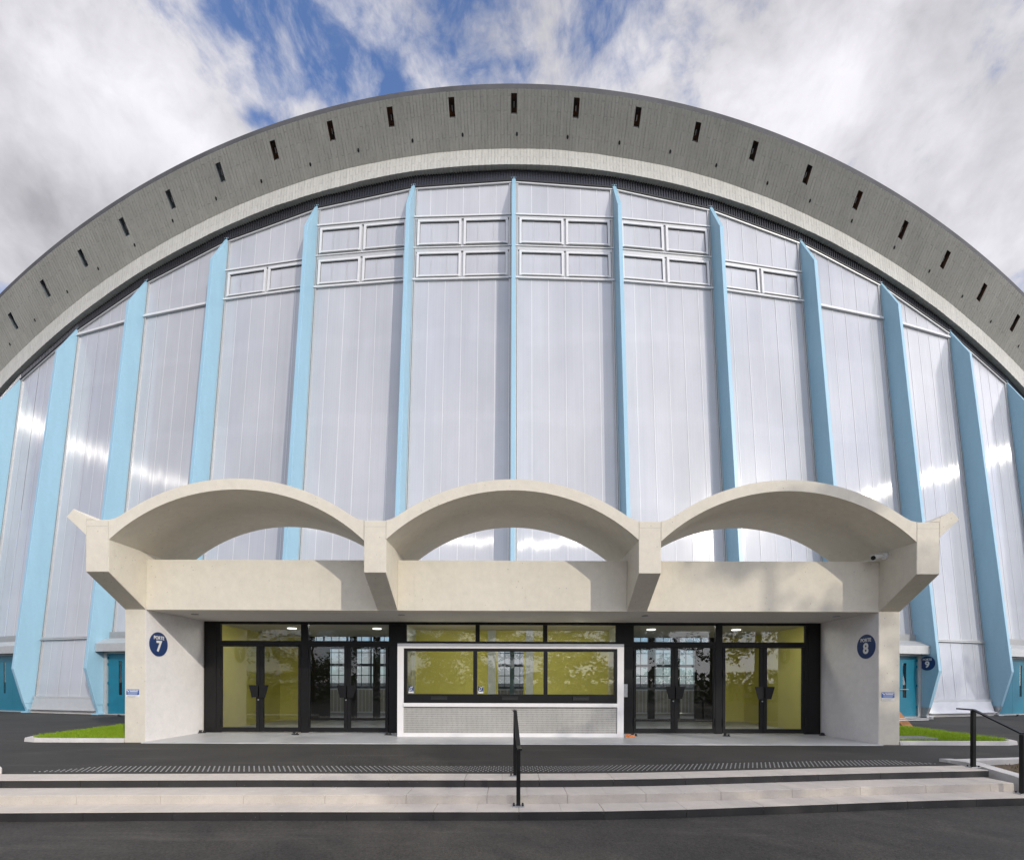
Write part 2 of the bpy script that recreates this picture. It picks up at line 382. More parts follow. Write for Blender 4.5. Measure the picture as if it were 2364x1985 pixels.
M['stud'] = simple('tactile_stud', (.34, .335, .32), .5, .2, .12, 20)

# ------------------------------------------------------------------ mesh builder
class MB:
    def __init__(s): s.v = []; s.f = []; s.m = []; s.uv = []
    def face(s, pts, mi=0, uv=None):
        i = len(s.v); s.v += [tuple(p) for p in pts]; s.f.append(tuple(range(i, i + len(pts)))); s.m.append(mi); s.uv.append(uv)
    def idx(s, pts, faces, mi=0):
        i = len(s.v); s.v += [tuple(p) for p in pts]
        for f in faces: s.f.append(tuple(i + k for k in f)); s.m.append(mi); s.uv.append(None)
    def hexa(s, p, mi=0):        # p: 4 bottom (ccw) + 4 top
        s.idx(p, [(3, 2, 1, 0), (4, 5, 6, 7), (0, 1, 5, 4), (1, 2, 6, 5), (2, 3, 7, 6), (3, 0, 4, 7)], mi)
    def box(s, x0, x1, y0, y1, z0, z1, mi=0):
        s.hexa([(x0, y0, z0), (x1, y0, z0), (x1, y1, z0), (x0, y1, z0), (x0, y0, z1), (x1, y0, z1), (x1, y1, z1), (x0, y1, z1)], mi)
    def prism(s, poly, vec, mi=0):
        n = len(poly); a = [Vector(p) for p in poly]; b = [p + Vector(vec) for p in a]
        s.idx(a + b, [tuple(range(n - 1, -1, -1)), tuple(range(n, 2 * n))] + [(i, (i + 1) % n, n + (i + 1) % n, n + i) for i in range(n)], mi)
    def bar(s, p, q, w, h, up=(0, 0, 1), mi=0):
        p = Vector(p); q = Vector(q); d = (q - p).normalized(); u = Vector(up)
        r = d.cross(u).normalized(); u = r.cross(d).normalized()
        a = [p - r * w / 2 - u * h / 2, p + r * w / 2 - u * h / 2, p + r * w / 2 + u * h / 2, p - r * w / 2 + u * h / 2]
        b = [x + (q - p) for x in a]
        s.idx(a + b, [(3, 2, 1, 0), (4, 5, 6, 7), (0, 1, 5, 4), (1, 2, 6, 5), (2, 3, 7, 6), (3, 0, 4, 7)], mi)
    def tube(s, pts, rad, n=10, mi=0, caps=True):
        rings = []; k = len(pts); pts = [Vector(p) for p in pts]
        if not hasattr(rad, '__len__'): rad = [rad] * k
        base = len(s.v)
        for i, p in enumerate(pts):
            d = (pts[min(i + 1, k - 1)] - pts[max(i - 1, 0)]).normalized()
            a = d.cross(Vector((0.31, .12, .94))).normalized()
            if a.length < .1: a = d.cross(Vector((1, 0, 0))).normalized()
            b = d.cross(a).normalized()
            for j in range(n):
                t = 2 * math.pi * j / n; s.v.append(tuple(p + (a * math.cos(t) + b * math.sin(t)) * rad[i]))
        for i in range(k - 1):
            for j in range(n):
                s.f.append((base + i * n + j, base + i * n + (j + 1) % n, base + (i + 1) * n + (j + 1) % n, base + (i + 1) * n + j)); s.m.append(mi); s.uv.append(None)
        if caps:
            s.f.append(tuple(base + j for j in range(n - 1, -1, -1))); s.m.append(mi); s.uv.append(None)
            s.f.append(tuple(base + (k - 1) * n + j for j in range(n))); s.m.append(mi); s.uv.append(None)
    def build(s, name, mats, parent=None, bevel=0, smooth=False, fix=True):
        me = bpy.data.meshes.new(name); me.from_pydata(s.v, [], s.f)
        for m in (mats if isinstance(mats, (list, tuple)) else [mats]): me.materials.append(m)
        for p, mi in zip(me.polygons, s.m): p.material_index = mi
        if any(u for u in s.uv):
            L = me.uv_layers.new(name='uv')
            for p, u in zip(me.polygons, s.uv):
                if u:
                    for li, c in zip(p.loop_indices, u): L.data[li].uv = c
        if fix:
            b = bmesh.new(); b.from_mesh(me)
            bmesh.ops.recalc_face_normals(b, faces=b.faces[:]); b.to_mesh(me); b.free()
        if smooth:
            for p in me.polygons: p.use_smooth = True
        o = bpy.data.objects.new(name, me); COL.objects.link(o)
        if parent: o.parent = parent
        if bevel:
            w = o.modifiers.new('bevel', 'BEVEL'); w.width = bevel; w.segments = 2; w.limit_method = 'ANGLE'; w.angle_limit = R_(35)
        return o
def tag(o, label=None, cat=None, group=None, kind=None):
    if label: o['label'] = label
    if cat: o['category'] = cat
    if group: o['group'] = group
    if kind: o['kind'] = kind
    return o
def thing(name, label, cat, loc=(0, 0, 0), group=None, rz=0.0):
    o = bpy.data.objects.new(name, None); COL.objects.link(o); o.location = loc; o.rotation_euler = (0, 0, rz)
    o.empty_display_size = .3
    return tag(o, label, cat, group)
def copy_tree(o, parent=None):
    c = o.copy(); COL.objects.link(c)
    if parent: c.parent = parent
    for ch in list(o.children): copy_tree(ch, c)
    return c
def text_mesh(s, size, bold=0.02, sx=1.0, depth=.004):
    """flat lettering outline -> mesh data (x right, y up), centred on its own box"""
    cu = bpy.data.curves.new('lettering', 'FONT'); cu.body = s; cu.size = size; cu.offset = bold * size; cu.extrude = depth / 2
    cu.align_x = 'CENTER'; cu.align_y = 'CENTER'; cu.resolution_u = 4; cu.space_character = 1.05
    o = bpy.data.objects.new('lettering', cu); COL.objects.link(o)
    dg = bpy.context.evaluated_depsgraph_get(); me = bpy.data.meshes.new_from_object(o.evaluated_get(dg))
    bpy.data.objects.remove(o); bpy.data.curves.remove(cu)
    for v in me.vertices: v.co.x *= sx
    return me

# ------------------------------------------------------------------ facade geometry (leaning cone with fins)
YC, RR, KK, DTH = 16.908, 66.6, 0.09184, 0.0618
def zF(t): return 19.983 - 45.304 * t * t + 39.74 * t ** 4
def zB(t): return 21.049 - 45.907 * t * t + 49.67 * t ** 4
def zC(t): return 20.37 - 47.0 * t * t + 45.25 * t ** 4
def zA(t): return 22.12 - 41.83 * t * t + 47.5 * t ** 4
def S(t, z, off=0.0):
    r = RR - KK * z + off
    return Vector((r * math.sin(t), YC + RR - r * math.cos(t), z + CAMZ))
NF = 10                                    # fins -10 .. 10
def bay(i, s, z, off=0.0):
    """point on the flat bay between fin i and fin i+1"""
    p = S(i * DTH, z).lerp(S((i + 1) * DTH, z), s)
    tm = (i + .5) * DTH
    return p + Vector((math.sin(tm), -math.cos(tm), KK)).normalized() * off
def ztop(i, s): return zF(i * DTH) * (1 - s) + zF((i + 1) * DTH) * s - .16
hall = thing('sports_hall', 'huge arched sports hall with pale translucent panels, light blue fins and grey concrete roof rim', 'building', (0, YC, 0))
hall.location = (0, 0, 0)

ZT = 15.67; ZLOW = 1.80; ZSILL = -.64
fin_w = .15
def bay_len(i, z): return (S(i * DTH, z) - S((i + 1) * DTH, z)).length
side_word = lambda i: 'left' if i < 0 else 'right'
windows2 = (-2, -1, 0, 1); windows1 = (-3, 2); linebay = (-5, -4, 3, 4)
def quad_uv(i, s0, s1, z0, z1, z0b=None, z1b=None):
    Lb = bay_len(i, 5)
    return [(i * 4 + s0 * Lb, z0), (i * 4 + s1 * Lb, z0 if z0b is None else z0b), (i * 4 + s1 * Lb, z1 if z1b is None else z1b), (i * 4 + s0 * Lb, z1)]
for i in range(-NF, NF):
    front_lobby = i in (-2, -1, 0, 1)
    door_bay = (i in (-6, -4, 3, 5, -8, 7))
    # vertical zones of sheet
    tz = min(ztop(i, 0), ztop(i, 1))
    zones = []
    if front_lobby or door_bay: zbot = ZLOW
    else: zbot = ZSILL
    def upper(lo): zones.append((lo, None))
    if not (front_lobby or door_bay): zones.append((ZSILL, ZLOW - .06)); zl = ZLOW + .06
    else: zl = ZLOW + .03
    if i in windows2: zones.append((zl, ZT)); upper(18.42)
    elif i in windows1: zones.append((zl, ZT)); upper(17.02)
    elif i in linebay: zones.append((zl, ZT - .05)); upper(ZT + .07)
    else: upper(zl)
    mb = MB(); fr = MB()
    e = .165 / 3.8                      # edge frame
    nj = 6
    marks = [e, e + (1 - 2 * e) * .145] + [e + (1 - 2 * e) * (.145 + .1775 * k) for k in range(1, 5)] + [1 - e]
    for lo, hi in zones:
        for a, b in zip(marks[:-1], marks[1:]):
            ha = hi if hi is not None else ztop(i, a); hb = hi if hi is not None else ztop(i, b)
            if max(ha, hb) <= lo: continue
            ha = max(ha, lo + .001); hb = max(hb, lo + .001)
            # each sheet sits a hair differently so that reflections break at the joints
            o0 = rnd.uniform(-.004, .004); o1 = rnd.uniform(-.004, .004)
            mb.face([bay(i, a, lo, o0), bay(i, b, lo, o1), bay(i, b, hb, o1), bay(i, a, ha, o0)], 0, quad_uv(i, a, b, lo, ha, lo, hb))
        for a in marks[1:-1]:
            ha = hi if hi is not None else ztop(i, a)
            if ha <= lo + .02: continue
            w = .011 / 3.8
            mb.face([bay(i, a - w, lo, .010), bay(i, a + w, lo, .010), bay(i, a + w, ha, .010), bay(i, a - w, ha, .010)], 1, quad_uv(i, a - w, a + w, lo, ha))
    mb.build('facade_panel', [M['poly'], M['poly_joint']], hall, fix=False)
    # aluminium edge profiles, transoms
    def bar_h(z, h, off, mi=0, s0=None, s1=None, back=-.02):
        s0 = .075 / 3.8 if s0 is None else s0; s1 = 1 - .075 / 3.8 if s1 is None else s1
        P = [bay(i, s0, z - h / 2, off), bay(i, s1, z - h / 2, off), bay(i, s1, z - h / 2, back), bay(i, s0, z - h / 2, back)]
        Q = [bay(i, s0, z + h / 2, off), bay(i, s1, z + h / 2, off), bay(i, s1, z + h / 2, back), bay(i, s0, z + h / 2, back)]
        fr.hexa(P + Q, mi)
    for s0, s1 in ((.075 / 3.8, e), (1 - e, 1 - .075 / 3.8)):
        lo = zbot; hA = ztop(i, s0); hB = ztop(i, s1)
        P = [bay(i, s0, lo, .045), bay(i, s1, lo, .045), bay(i, s1, lo, -.02), bay(i, s0, lo, -.02)]
        Q = [bay(i, s0, hA, .045), bay(i, s1, hB, .045), bay(i, s1, hB, -.02), bay(i, s0, hA, -.02)]
        fr.hexa(P + Q, 0)
        # dark gasket line beside the profile
        s2 = (s0 + s1) / 2; w = .007 / 3.8
        fr.face([bay(i, s2 - w, lo, .048), bay(i, s2 + w, lo, .048), bay(i, s2 + w, ztop(i, s2), .048), bay(i, s2 - w, ztop(i, s2), .048)], 2)
    # top trim along the sloping head
    s0, s1 = .075 / 3.8, 1 - .075 / 3.8
    for dz, h, off, mi in ((-.005, .05, .06, 0), (.06, .05, .085, 2)):
        P = [bay(i, s0, ztop(i, s0) + dz - h, off), bay(i, s1, ztop(i, s1) + dz - h, off), bay(i, s1, ztop(i, s1) + dz - h, -.02), bay(i, s0, ztop(i, s0) + dz - h, -.02)]
        Q = [p + Vector((0, 0, h)) for p in P]
        fr.hexa(P + Q, mi)
    if front_lobby or door_bay:
        bar_h(ZLOW - .04, .10, .075, 0); bar_h(ZLOW - .11, .03, .14, 0)
    else:
        bar_h(ZLOW + .03, .06, .06, 0); bar_h(ZLOW - .045, .05, .095, 0); bar_h(ZSILL - .05, .10, .10, 0)
        bar_h(ZLOW - .005, .012, .05, 2)
    if i in windows2 or i in windows1:
        top = 18.42 if i in windows2 else 17.02
        fr.face([bay(i, .02, ZT, -.015), bay(i, .98, ZT, -.015), bay(i, .98, top, -.015), bay(i, .02, top, -.015)], 0)
        bar_h(ZT + .035, .07, .075, 1)
        bar_h(top - .03, .06, .075, 1)
        bar_h(top - .12, .05, .05, 0)
        if i in windows2:
            bar_h((16.88 + 17.12) / 2, .20, .035, 0)
            bar_h(17.06, .04, .065, 1)
    elif i in linebay:
        bar_h(ZT + .035, .06, .07, 1); bar_h(ZT - .03, .05, .09, 1); bar_h(ZT + .002, .012, .06, 2)
    fr.build('facade_frame', [M['grey_frame'], M['white_frame'], M['rubber']], hall)
    # tilting windows
    rows = ((15.78, 16.85), (17.14, 18.24)) if i in windows2 else (((15.78, 16.85),) if i in windows1 else ())
    for z0, z1 in rows:
        for a, b in ((e + .012, .5 - .012), (.5 + .012, 1 - e - .012)):
            w = .085 / 3.8; h = .085
            wn = MB()
            for (sa, sb, za, zb) in ((a, b, z0, z0 + h), (a, b, z1 - h, z1), (a, a + w, z0 + h, z1 - h), (b - w, b, z0 + h, z1 - h)):
                P = [bay(i, sa, za, .075), bay(i, sb, za, .075), bay(i, sb, za, -.03), bay(i, sa, za, -.03)]
                Q = [bay(i, sa, zb, .075), bay(i, sb, zb, .075), bay(i, sb, zb, -.03), bay(i, sa, zb, -.03)]
                wn.hexa(P + Q, 0)
            m3 = .02
            P = [bay(i, a + w, z0 - .005, .11), bay(i, b - w, z0 - .005, .11), bay(i, b - w, z0 - .005, .076), bay(i, a + w, z0 - .005, .076)]
            wn.hexa(P + [p + Vector((0, 0, .025)) for p in P], 0)
            win = wn.build('window', [M['white_frame']], hall)
            pn = MB(); c3 = [a + w, a + w + (b - a - 2 * w) * .30, a + w + (b - a - 2 * w) * .70, b - w]
            for sa, sb in zip(c3[:-1], c3[1:]):
                o0 = rnd.uniform(-.003, .003)
                pn.face([bay(i, sa, z0 + h, .01 + o0), bay(i, sb, z0 + h, .01 - o0), bay(i, sb, z1 - h, .01 - o0), bay(i, sa, z1 - h, .01 + o0)], 0, quad_uv(i, sa, sb, z0, z1))
            for sa in c3[1:-1]:
                q = .010 / 3.8
                pn.face([bay(i, sa - q, z0 + h, .02), bay(i, sa + q, z0 + h, .02), bay(i, sa + q, z1 - h, .02), bay(i, sa - q, z1 - h, .02)], 2, quad_uv(i, sa - q, sa + q, z0, z1))
            # dark gasket round the pane
            q = .012 / 3.8; qh = .012
            for (sa, sb, za, zb) in ((a + w, b - w, z1 - h - qh * 2.2, z1 - h), (a + w, a + w + q, z0 + h, z1 - h), (b - w - q, b - w, z0 + h, z1 - h)):
                pn.face([bay(i, sa, za, .03), bay(i, sb, za, .03), bay(i, sb, zb, .03), bay(i, sa, zb, .03)], 1, quad_uv(i, sa, sb, za, zb))
            pn.build('pane', [M['poly'], M['rubber'], M['grey_frame']], win, fix=False)
    # foot of the bay
    if door_bay:
        L = bay_len(i, -1)
        def bs(d): return d / L
        f2 = MB()
        def dbox(mbx, s0, s1, z0, z1, o0, o1, mi=0):
            P = [bay(i, s0, -1.3, o1), bay(i, s1, -1.3, o1), bay(i, s1, -1.3, o0), bay(i, s0, -1.3, o0)]
            B = [Vector((p.x, p.y, z0)) for p in P]; T = [Vector((p.x, p.y, z1)) for p in P]
            mbx.hexa(B + T, mi)
        dbox(f2, bs(.08), bs(.24), .02, 2.62, -.16, .05); dbox(f2, 1 - bs(.24), 1 - bs(.08), .02, 2.62, -.16, .05)
        dbox(f2, bs(.24), 1 - bs(.24), 2.42, 2.62, -.16, .04); dbox(f2, bs(.08), 1 - bs(.08), .0, .03, -.16, .10)
        f2.build('door_frame', [M['grey_frame']], hall)
        # dark wall over the door
        wl = MB(); dbox(wl, bs(.08), 1 - bs(.08), 2.62, 3.3, -.22, -.17); wl.build('door_head', [M['mid_grey']], hall)
        # sheet metal canopy: sloping top and straight fascia
        cn = MB()
        a, b = bs(.075), 1 - bs(.075)
        prof = [(-.02, 3.02), (.36, 2.80), (.36, 2.48), (.33, 2.48), (.33, 2.56), (-.02, 2.56)]
        A = []; B_ = []
        for o, zz in prof:
            p = bay(i, a, -1.3, o); A.append(Vector((p.x, p.y, zz))); p = bay(i, b, -1.3, o); B_.append(Vector((p.x, p.y, zz)))
        n = len(prof)
        cn.idx(A + B_, [tuple(range(n - 1, -1, -1)), tuple(range(n, 2 * n))] + [(k, (k + 1) % n, n + (k + 1) % n, n + k) for k in range(n)], 0)
        cn.build('canopy', [M['grey_frame']], hall, bevel=.006)
        lw = (L - .48) / 3
        for k in range(3):
            s0 = bs(.24 + lw * k + .004); s1 = bs(.24 + lw * (k + 1) - .004); sm = (s0 + s1) / 2
            hw = bs(.085); d = MB(); zb, zt = .04, 2.415
            for (q0, q1, h0, h1) in ((s0, sm - hw, zb, zt), (sm + hw, s1, zb, zt), (sm - hw, sm + hw, zb, .78), (sm - hw, sm + hw, 2.14, zt)):
                dbox(d, q0, q1, h0, h1, -.06, -.01)
            if k != 1:
                q = s0 if k == 0 else s1 - bs(.03)
                for hz_ in (.35, 1.2, 1.95, 2.2): dbox(d, q, q + bs(.03), hz_, hz_ + .10, -.01, .02)
            do = d.build('door', [M['teal']], hall)
            pn = MB(); dbox(pn, sm - hw, sm + hw, .78, 2.14, -.04, -.03); pn.build('door_window', [M['glass_dark']], do)
            bk = MB(); dbox(bk, sm - hw - bs(.1), sm + hw + bs(.1), .6, 2.3, -.6, -.58)
            bar_z = 1.10
            hd = MB(); p = bay(i, sm - bs(.30), -1.3, .045); q = bay(i, sm + bs(.12), -1.3, .045)
            hd.tube([(p.x, p.y, bar_z), (q.x, q.y, bar_z)], .016, 8)
            for sg in (sm - bs(.30), sm + bs(.12)):
                p = bay(i, sg, -1.3, .045); q = bay(i, sg, -1.3, -.012); hd.tube([(p.x, p.y, bar_z), (q.x, q.y, bar_z)], .014, 6)
            if i in (3,): hd.build('handle', [M['steel']], do)
    elif not front_lobby:
        pl = MB(); a, b = .04, .96; a2, b2 = .035, .965
        prof = [(.03, .58, a, b), (.10, .58, a, b), (.16, .16, a2, b2), (.26, .13, a2, b2), (.26, .11, a2, b2), (.05, .11, a2, b2)]
        A = []; B_ = []
        for o, zz, s0, s1 in prof:
            A.append(bay(i, s0, zz - CAMZ, o)); B_.append(bay(i, s1, zz - CAMZ, o))
        n = len(prof)
        pl.idx(A + B_, [tuple(range(n - 1, -1, -1)), tuple(range(n, 2 * n))] + [(k, (k + 1) % n, n + (k + 1) % n, n + k) for k in range(n)], 0)
        pl.build('plinth', [M['grey_frame'] if i < 0 else M['white_frame']], hall)
        fb = MB()
        P = [bay(i, 0, -1.34, .14), bay(i, 1, -1.34, .14), bay(i, 1, -1.34, -.1), bay(i, 0, -1.34, -.1)]
        fb.hexa(P + [p + Vector((0, 0, .115)) for p in P], 0); fb.build('footing', [M['kerb']], hall)

# fins
for i in range(-NF, NF + 1):
    t = i * DTH; zt_ = zF(t)
    prof = [(-.05, -.93), (.34, -.93), (.82, .5), (.665, zt_ - 1.52), (.03, zt_), (-.05, zt_)]
    tang = Vector((math.cos(t), math.sin(t), 0)) * fin_w
    fm = MB(); fm.prism([S(t, z, o) - tang / 2 for o, z in prof], tang)
    f = fm.build('fin', [M['fin']], hall, bevel=.008)
    if i == 0: f['label'] = 'central light blue fin, seen edge on'
    # thin cap flange at the head, steel shoe at the foot
    cp = MB(); tw = tang.normalized() * (fin_w + .03)
    cp.prism([S(t, zt_ + .004, -.03) - tw / 2, S(t, zt_ + .004, .05) - tw / 2, S(t, zt_ + .03, .05) - tw / 2, S(t, zt_ + .03, -.03) - tw / 2], tw)
    cp.build('fin_cap', [M['fin']], f)
    sh = MB(); tw = tang * .8
    sh.prism([S(t, -.932, -.02) - tw / 2, S(t, -.932, .335) - tw / 2, S(t, -1.26, .20) - tw / 2, S(t, -1.26, .02) - tw / 2], tw)
    tw = tang * 2.2
    sh.prism([S(t, -1.26, -.05) - tw / 2, S(t, -1.26, .30) - tw / 2, S(t, -1.315, .30) - tw / 2, S(t, -1.315, -.05) - tw / 2], tw)
    sh.build('fin_shoe', [M['fin'] if i < 0 else M['steel']], f)

# ribbed dark cladding under the roof rim
cl = MB(); T0 = NF * DTH; n = 760
pr = []
for k in range(n + 1):
    t = -T0 + 2 * T0 * k / n
    for dt, off in ((0, .015), (.25, .015), (.36, .052), (.80, .052), (.93, .015)):
        tt = t + dt * 2 * T0 / n
        if tt <= T0: pr.append((tt, off))
for (t0, o0), (t1, o1) in zip(pr[:-1], pr[1:]):
    def low(t):
        i = min(max(math.floor(t / DTH), -NF), NF - 1); s = t / DTH - i; return ztop(i, s) + .06
    def pt(t, z, o):
        i = min(max(math.floor(t / DTH), -NF), NF - 1); s = min(max(t / DTH - i, 0), 1)
        return bay(i, s, z, o)
    cl.face([pt(t0, low(t0), o0), pt(t1, low(t1), o1), pt(t1, zC(t1) + .12, o1), pt(t0, zC(t0) + .12, o0)])
cl.build('ribbed_cladding', [M['clad']], hall, fix=False)

# rim of the shell: light rib, overhanging soffit with slots, dark edge, roof sheet
OB, SH = .22, 1.25
def PB(t, z, off=OB): return S(t, z, off)
def PA(t, z): return S(t, z, OB) + Vector((0, -SH, 0))
NT = 250
ths = [-T0 + 2 * T0 * k / NT for k in range(NT + 1)]
bd = MB()
def jit(t, s, a): return a * (noise.noise(Vector((t * 22, s, 0))) + .6 * noise.noise(Vector((t * 90, s + 7, 0))))
def zBj(t): return zB(t) + jit(t, 1, .03)
def zCj(t): return zC(t) + jit(t, 3, .025)
for a, b in zip(ths[:-1], ths[1:]):
    ua, ub = a * RR, b * RR
    bd.face([PB(a, zCj(a)), PB(b, zCj(b)), PB(b, zBj(b)), PB(a, zBj(a))], 0, [(ua, 0), (ub, 0), (ub, 1), (ua, 1)])
    bd.face([PB(a, zCj(a)), PB(b, zCj(b)), PB(b, zCj(b), -.4), PB(a, zCj(a), -.4)], 0, [(ua, 0), (ub, 0), (ub, -.6), (ua, -.6)])
bd.build('arch_rib', [M['band']], hall, fix=False)
sf = MB()
SLW = .0017; slots = [k * .0362 for k in range(-16, 17)]
sbreaks = sorted(set(ths + [s - SLW for s in slots] + [s + SLW for s in slots]))
def sq0(t): t = round(t / .0362) * .0362; return .585 - .60 * abs(t) + .012 * math.sin(t * 90)
def sq1(t): t = round(t / .0362) * .0362; return .93 - .66 * abs(t) + .012 * math.sin(t * 90)
TB = [0.0, .20, .40, .585, .93, 1.0]        # 0 = at the rib, 1 = outer edge
def PS(t, q):
    a = PB(t, zBj(t)); b = PA(t, zA(t) - .17 + jit(t, 9, .02)); p = a.lerp(b, q)
    return p
for a, b in zip(sbreaks[:-1], sbreaks[1:]):
    mid_ = (a + b) / 2
    inslot = any(abs(mid_ - s) < SLW for s in slots)
    tb = TB
    if inslot: tb = [0.0, sq0(mid_), sq1(mid_), 1.0]
    for n_, (q0, q1) in enumerate(zip(tb[:-1], tb[1:])):
        if inslot and n_ == 1: continue
        ua, ub = a * RR, b * RR
        sf.face([PS(a, q0), PS(b, q0), PS(b, q1), PS(a, q1)], 0, [(ua, q0 * 2), (ub, q0 * 2), (ub, q1 * 2), (ua, q1 * 2)])
for k in range(-19, 20):                     # tie-bolt holes, their shaded insides drawn as flat dark discs on the soffit
    t = k * .0313 + rnd.uniform(-.002, .002); c = PS(t, .255 + rnd.uniform(-.02, .02)); e1 = (PS(t + .001, .25) - PS(t - .001, .25)).normalized(); e2 = (PS(t, .35) - PS(t, .2)).normalized()
    nn = e1.cross(e2).normalized()
    if nn.z > 0: nn = -nn
    sf.face([c + nn * .004 + (e1 * math.cos(x) * .042 + e2 * math.sin(x) * .06) for x in [2 * math.pi * j / 10 for j in range(10)]], 1)
sf.build('soffit', [M['soffit'], M['rubber']], hall, fix=False)
for s in slots:
    bx = MB(); a, b = s - SLW, s + SLW; c = [PS(a, sq0(s)), PS(b, sq0(s)), PS(b, sq1(s)), PS(a, sq1(s))]
    up = Vector((0, .12, .22)); d = [p + up for p in c]
    for j in range(4): bx.face([c[j], c[(j + 1) % 4], d[(j + 1) % 4], d[j]], 0 if j else 1)
    bx.face(d, 0)
    m1 = (d[0] + d[1] + d[2] + d[3]) / 4; mm = (c[0] + c[1]) / 2 + up * .55 + (c[3] - c[0]) * .33
    bx.tube([m1 - (d[3] - d[0]) * .25, mm, mm + (c[3] - c[0]) * .25], .022, 6, 2)
    bx.build('soffit_slot', [M['slot_zinc'] if s < -.17 else M['slot'], M['grey_frame'] if s < -.17 else M['band'], M['steel']], hall, fix=False)
ed = MB()
for a, b in zip(ths[:-1], ths[1:]):
    a0, b0 = PS(a, 1.0), PS(b, 1.0); a1 = PA(a, zA(a)) + Vector((0, -.03, 0)); b1 = PA(b, zA(b)) + Vector((0, -.03, 0))
    ed.face([a0, b0, b1, a1]); ed.face([a1, b1, b1 + Vector((0, .5, .12)), a1 + Vector((0, .5, .12))])
ed.build('roof_edge', [M['roof_edge']], hall, fix=False)
rf = MB()
for a, b in zip(ths[:-1:2], ths[2::2]):
    a1 = PA(a, zA(a)) + Vector((0, .45, .10)); b1 = PA(b, zA(b)) + Vector((0, .45, .10))
    rf.face([a1, b1, b1 + Vector((0, 42, 0)), a1 + Vector((0, 42, 0))])
rf.build('roof', [M['roof_edge']], hall, fix=False)

# what shows of the hall's inside through the lobby: barrier, railing, far glazed wall
hb = MB(); hb.box(-9, 9, 19.5, 19.7, 0, 1.0); hb.build('rink_barrier', [simple('beige_barrier', (.42, .38, .30), .6)], hall)
rl = MB()
rl.box(-9, 9, 18.58, 18.64, 1.02, 1.07); rl.box(-9, 9, 18.58, 18.64, .12, .16)
for k in range(130): rl.tube([(-9 + k * .14, 18.61, .14), (-9 + k * .14, 18.61, 1.04)], .012, 5)
rl.build('inner_railing', [M['white_frame']], hall)
fw = MB()
for k in range(33): fw.box(-40 + k * 2.5 - .08, -40 + k * 2.5 + .08, 50, 50.15, 0, 13.4)
for z in (.6, 3.0, 5.4, 7.8, 10.2, 12.9): fw.box(-40, 40, 49.95, 50.1, z, z + .22)
fw.box(-40, 40, 50.2, 50.4, -.1, .8)
for k in range(100): fw.box(-40 + k * .8 - .03, -40 + k * .8 + .03, 50.02, 50.08, .8, 13.4)
for k in range(11): fw.box(-40, 40, 50.0, 50.1, .8 + k * 1.2, .88 + k * 1.2)
fw.face([(-40, 50.2, .8), (40, 50.2, .8), (40, 50.2, 13.4), (-40, 50.2, 13.4)], 1)
fw.build('far_window_grid', [simple('grey_far_mullion', (.22, .23, .23), .5), mat_glass('tinted_far_pane', (.55, .58, .60), .4)], hall)
fl = MB(); fl.face([(-9, 17.2, .006), (9, 17.2, .006), (26, 50, .006), (-26, 50, .006)]); fl.build('hall_floor', [M['slab']], hall, fix=False)

# ------------------------------------------------------------------ entrance pavilion
pav = thing('entrance_portico', 'low cream concrete entrance pavilion with three shallow vaults over black glazed doors', 'building')
YB, YF, YV = 10.2, 9.256, 11.49
XI, XO = 7.926, 8.375
def arc_pts(cx, half, top, r, n, zend=None):
    cz = top - r; a = math.asin(min(1, half / r))
    return [(cx + r * math.sin(-a + 2 * a * k / n), cz + r * math.cos(-a + 2 * a * k / n)) for k in range(n + 1)]
for cx, half, lab in ((0.0, 2.478, None), (-5.42, 2.503, None), (5.42, 2.503, None)):
    v = MB()
    N = 40
    it = arc_pts(cx, half, 5.09, 3.66, N); ex = arc_pts(cx, half - .004, 5.305, 3.875, N)
    ex = [(x_, 4.483 + .05 * math.log(1 + math.exp((z_ - 4.483) / .05))) for x_, z_ in ex]      # shell flows into the pier head
    it = [(cx - half, 4.12)] * 2 + it + [(cx + half, 4.12)] * 2
    ex = [(cx - half, 4.487), (cx - half + .002, 4.49)] + ex + [(cx + half - .002, 4.49), (cx + half, 4.487)]
    n = len(ex); vs = []
    for pts in (it, ex):
        for yy in (YF, YV): vs += [(p[0], yy, p[1]) for p in pts]
    fs_ = []
    for k in range(n - 1):
        fs_ += [(k, k + 1, 2 * n + k + 1, 2 * n + k), (n + k, n + k + 1, 3 * n + k + 1, 3 * n + k), (k, k + 1, n + k + 1, n + k), (2 * n + k, 2 * n + k + 1, 3 * n + k + 1, 3 * n + k)]
    v.idx(vs, fs_)
    o = v.build('vault', [M['cream']], pav, fix=False)
    b = bmesh.new(); b.from_mesh(o.data); bmesh.ops.remove_doubles(b, verts=b.verts[:], dist=.0005)
    bmesh.ops.dissolve_degenerate(b, edges=b.edges[:], dist=.0004)
    bmesh.ops.recalc_face_normals(b, faces=b.faces[:])
    for f_ in b.faces: f_.smooth = True
    for e_ in b.edges:
        if len(e_.link_faces) != 2 or e_.calc_face_angle(0) > R_(18): e_.smooth = False
    b.to_mesh(o.data); b.free()
for x0, x1 in ((-2.915, -2.48), (2.48, 2.915)):
    p = MB(); p.prism([(x0, YF, 4.487), (x0, YF, 3.47), (x0, YB, 2.876), (x0, YV, 2.876), (x0, YV, 4.487)], (x1 - x0, 0, 0))
    p.build('pier', [M['cream']], pav, bevel=.008)
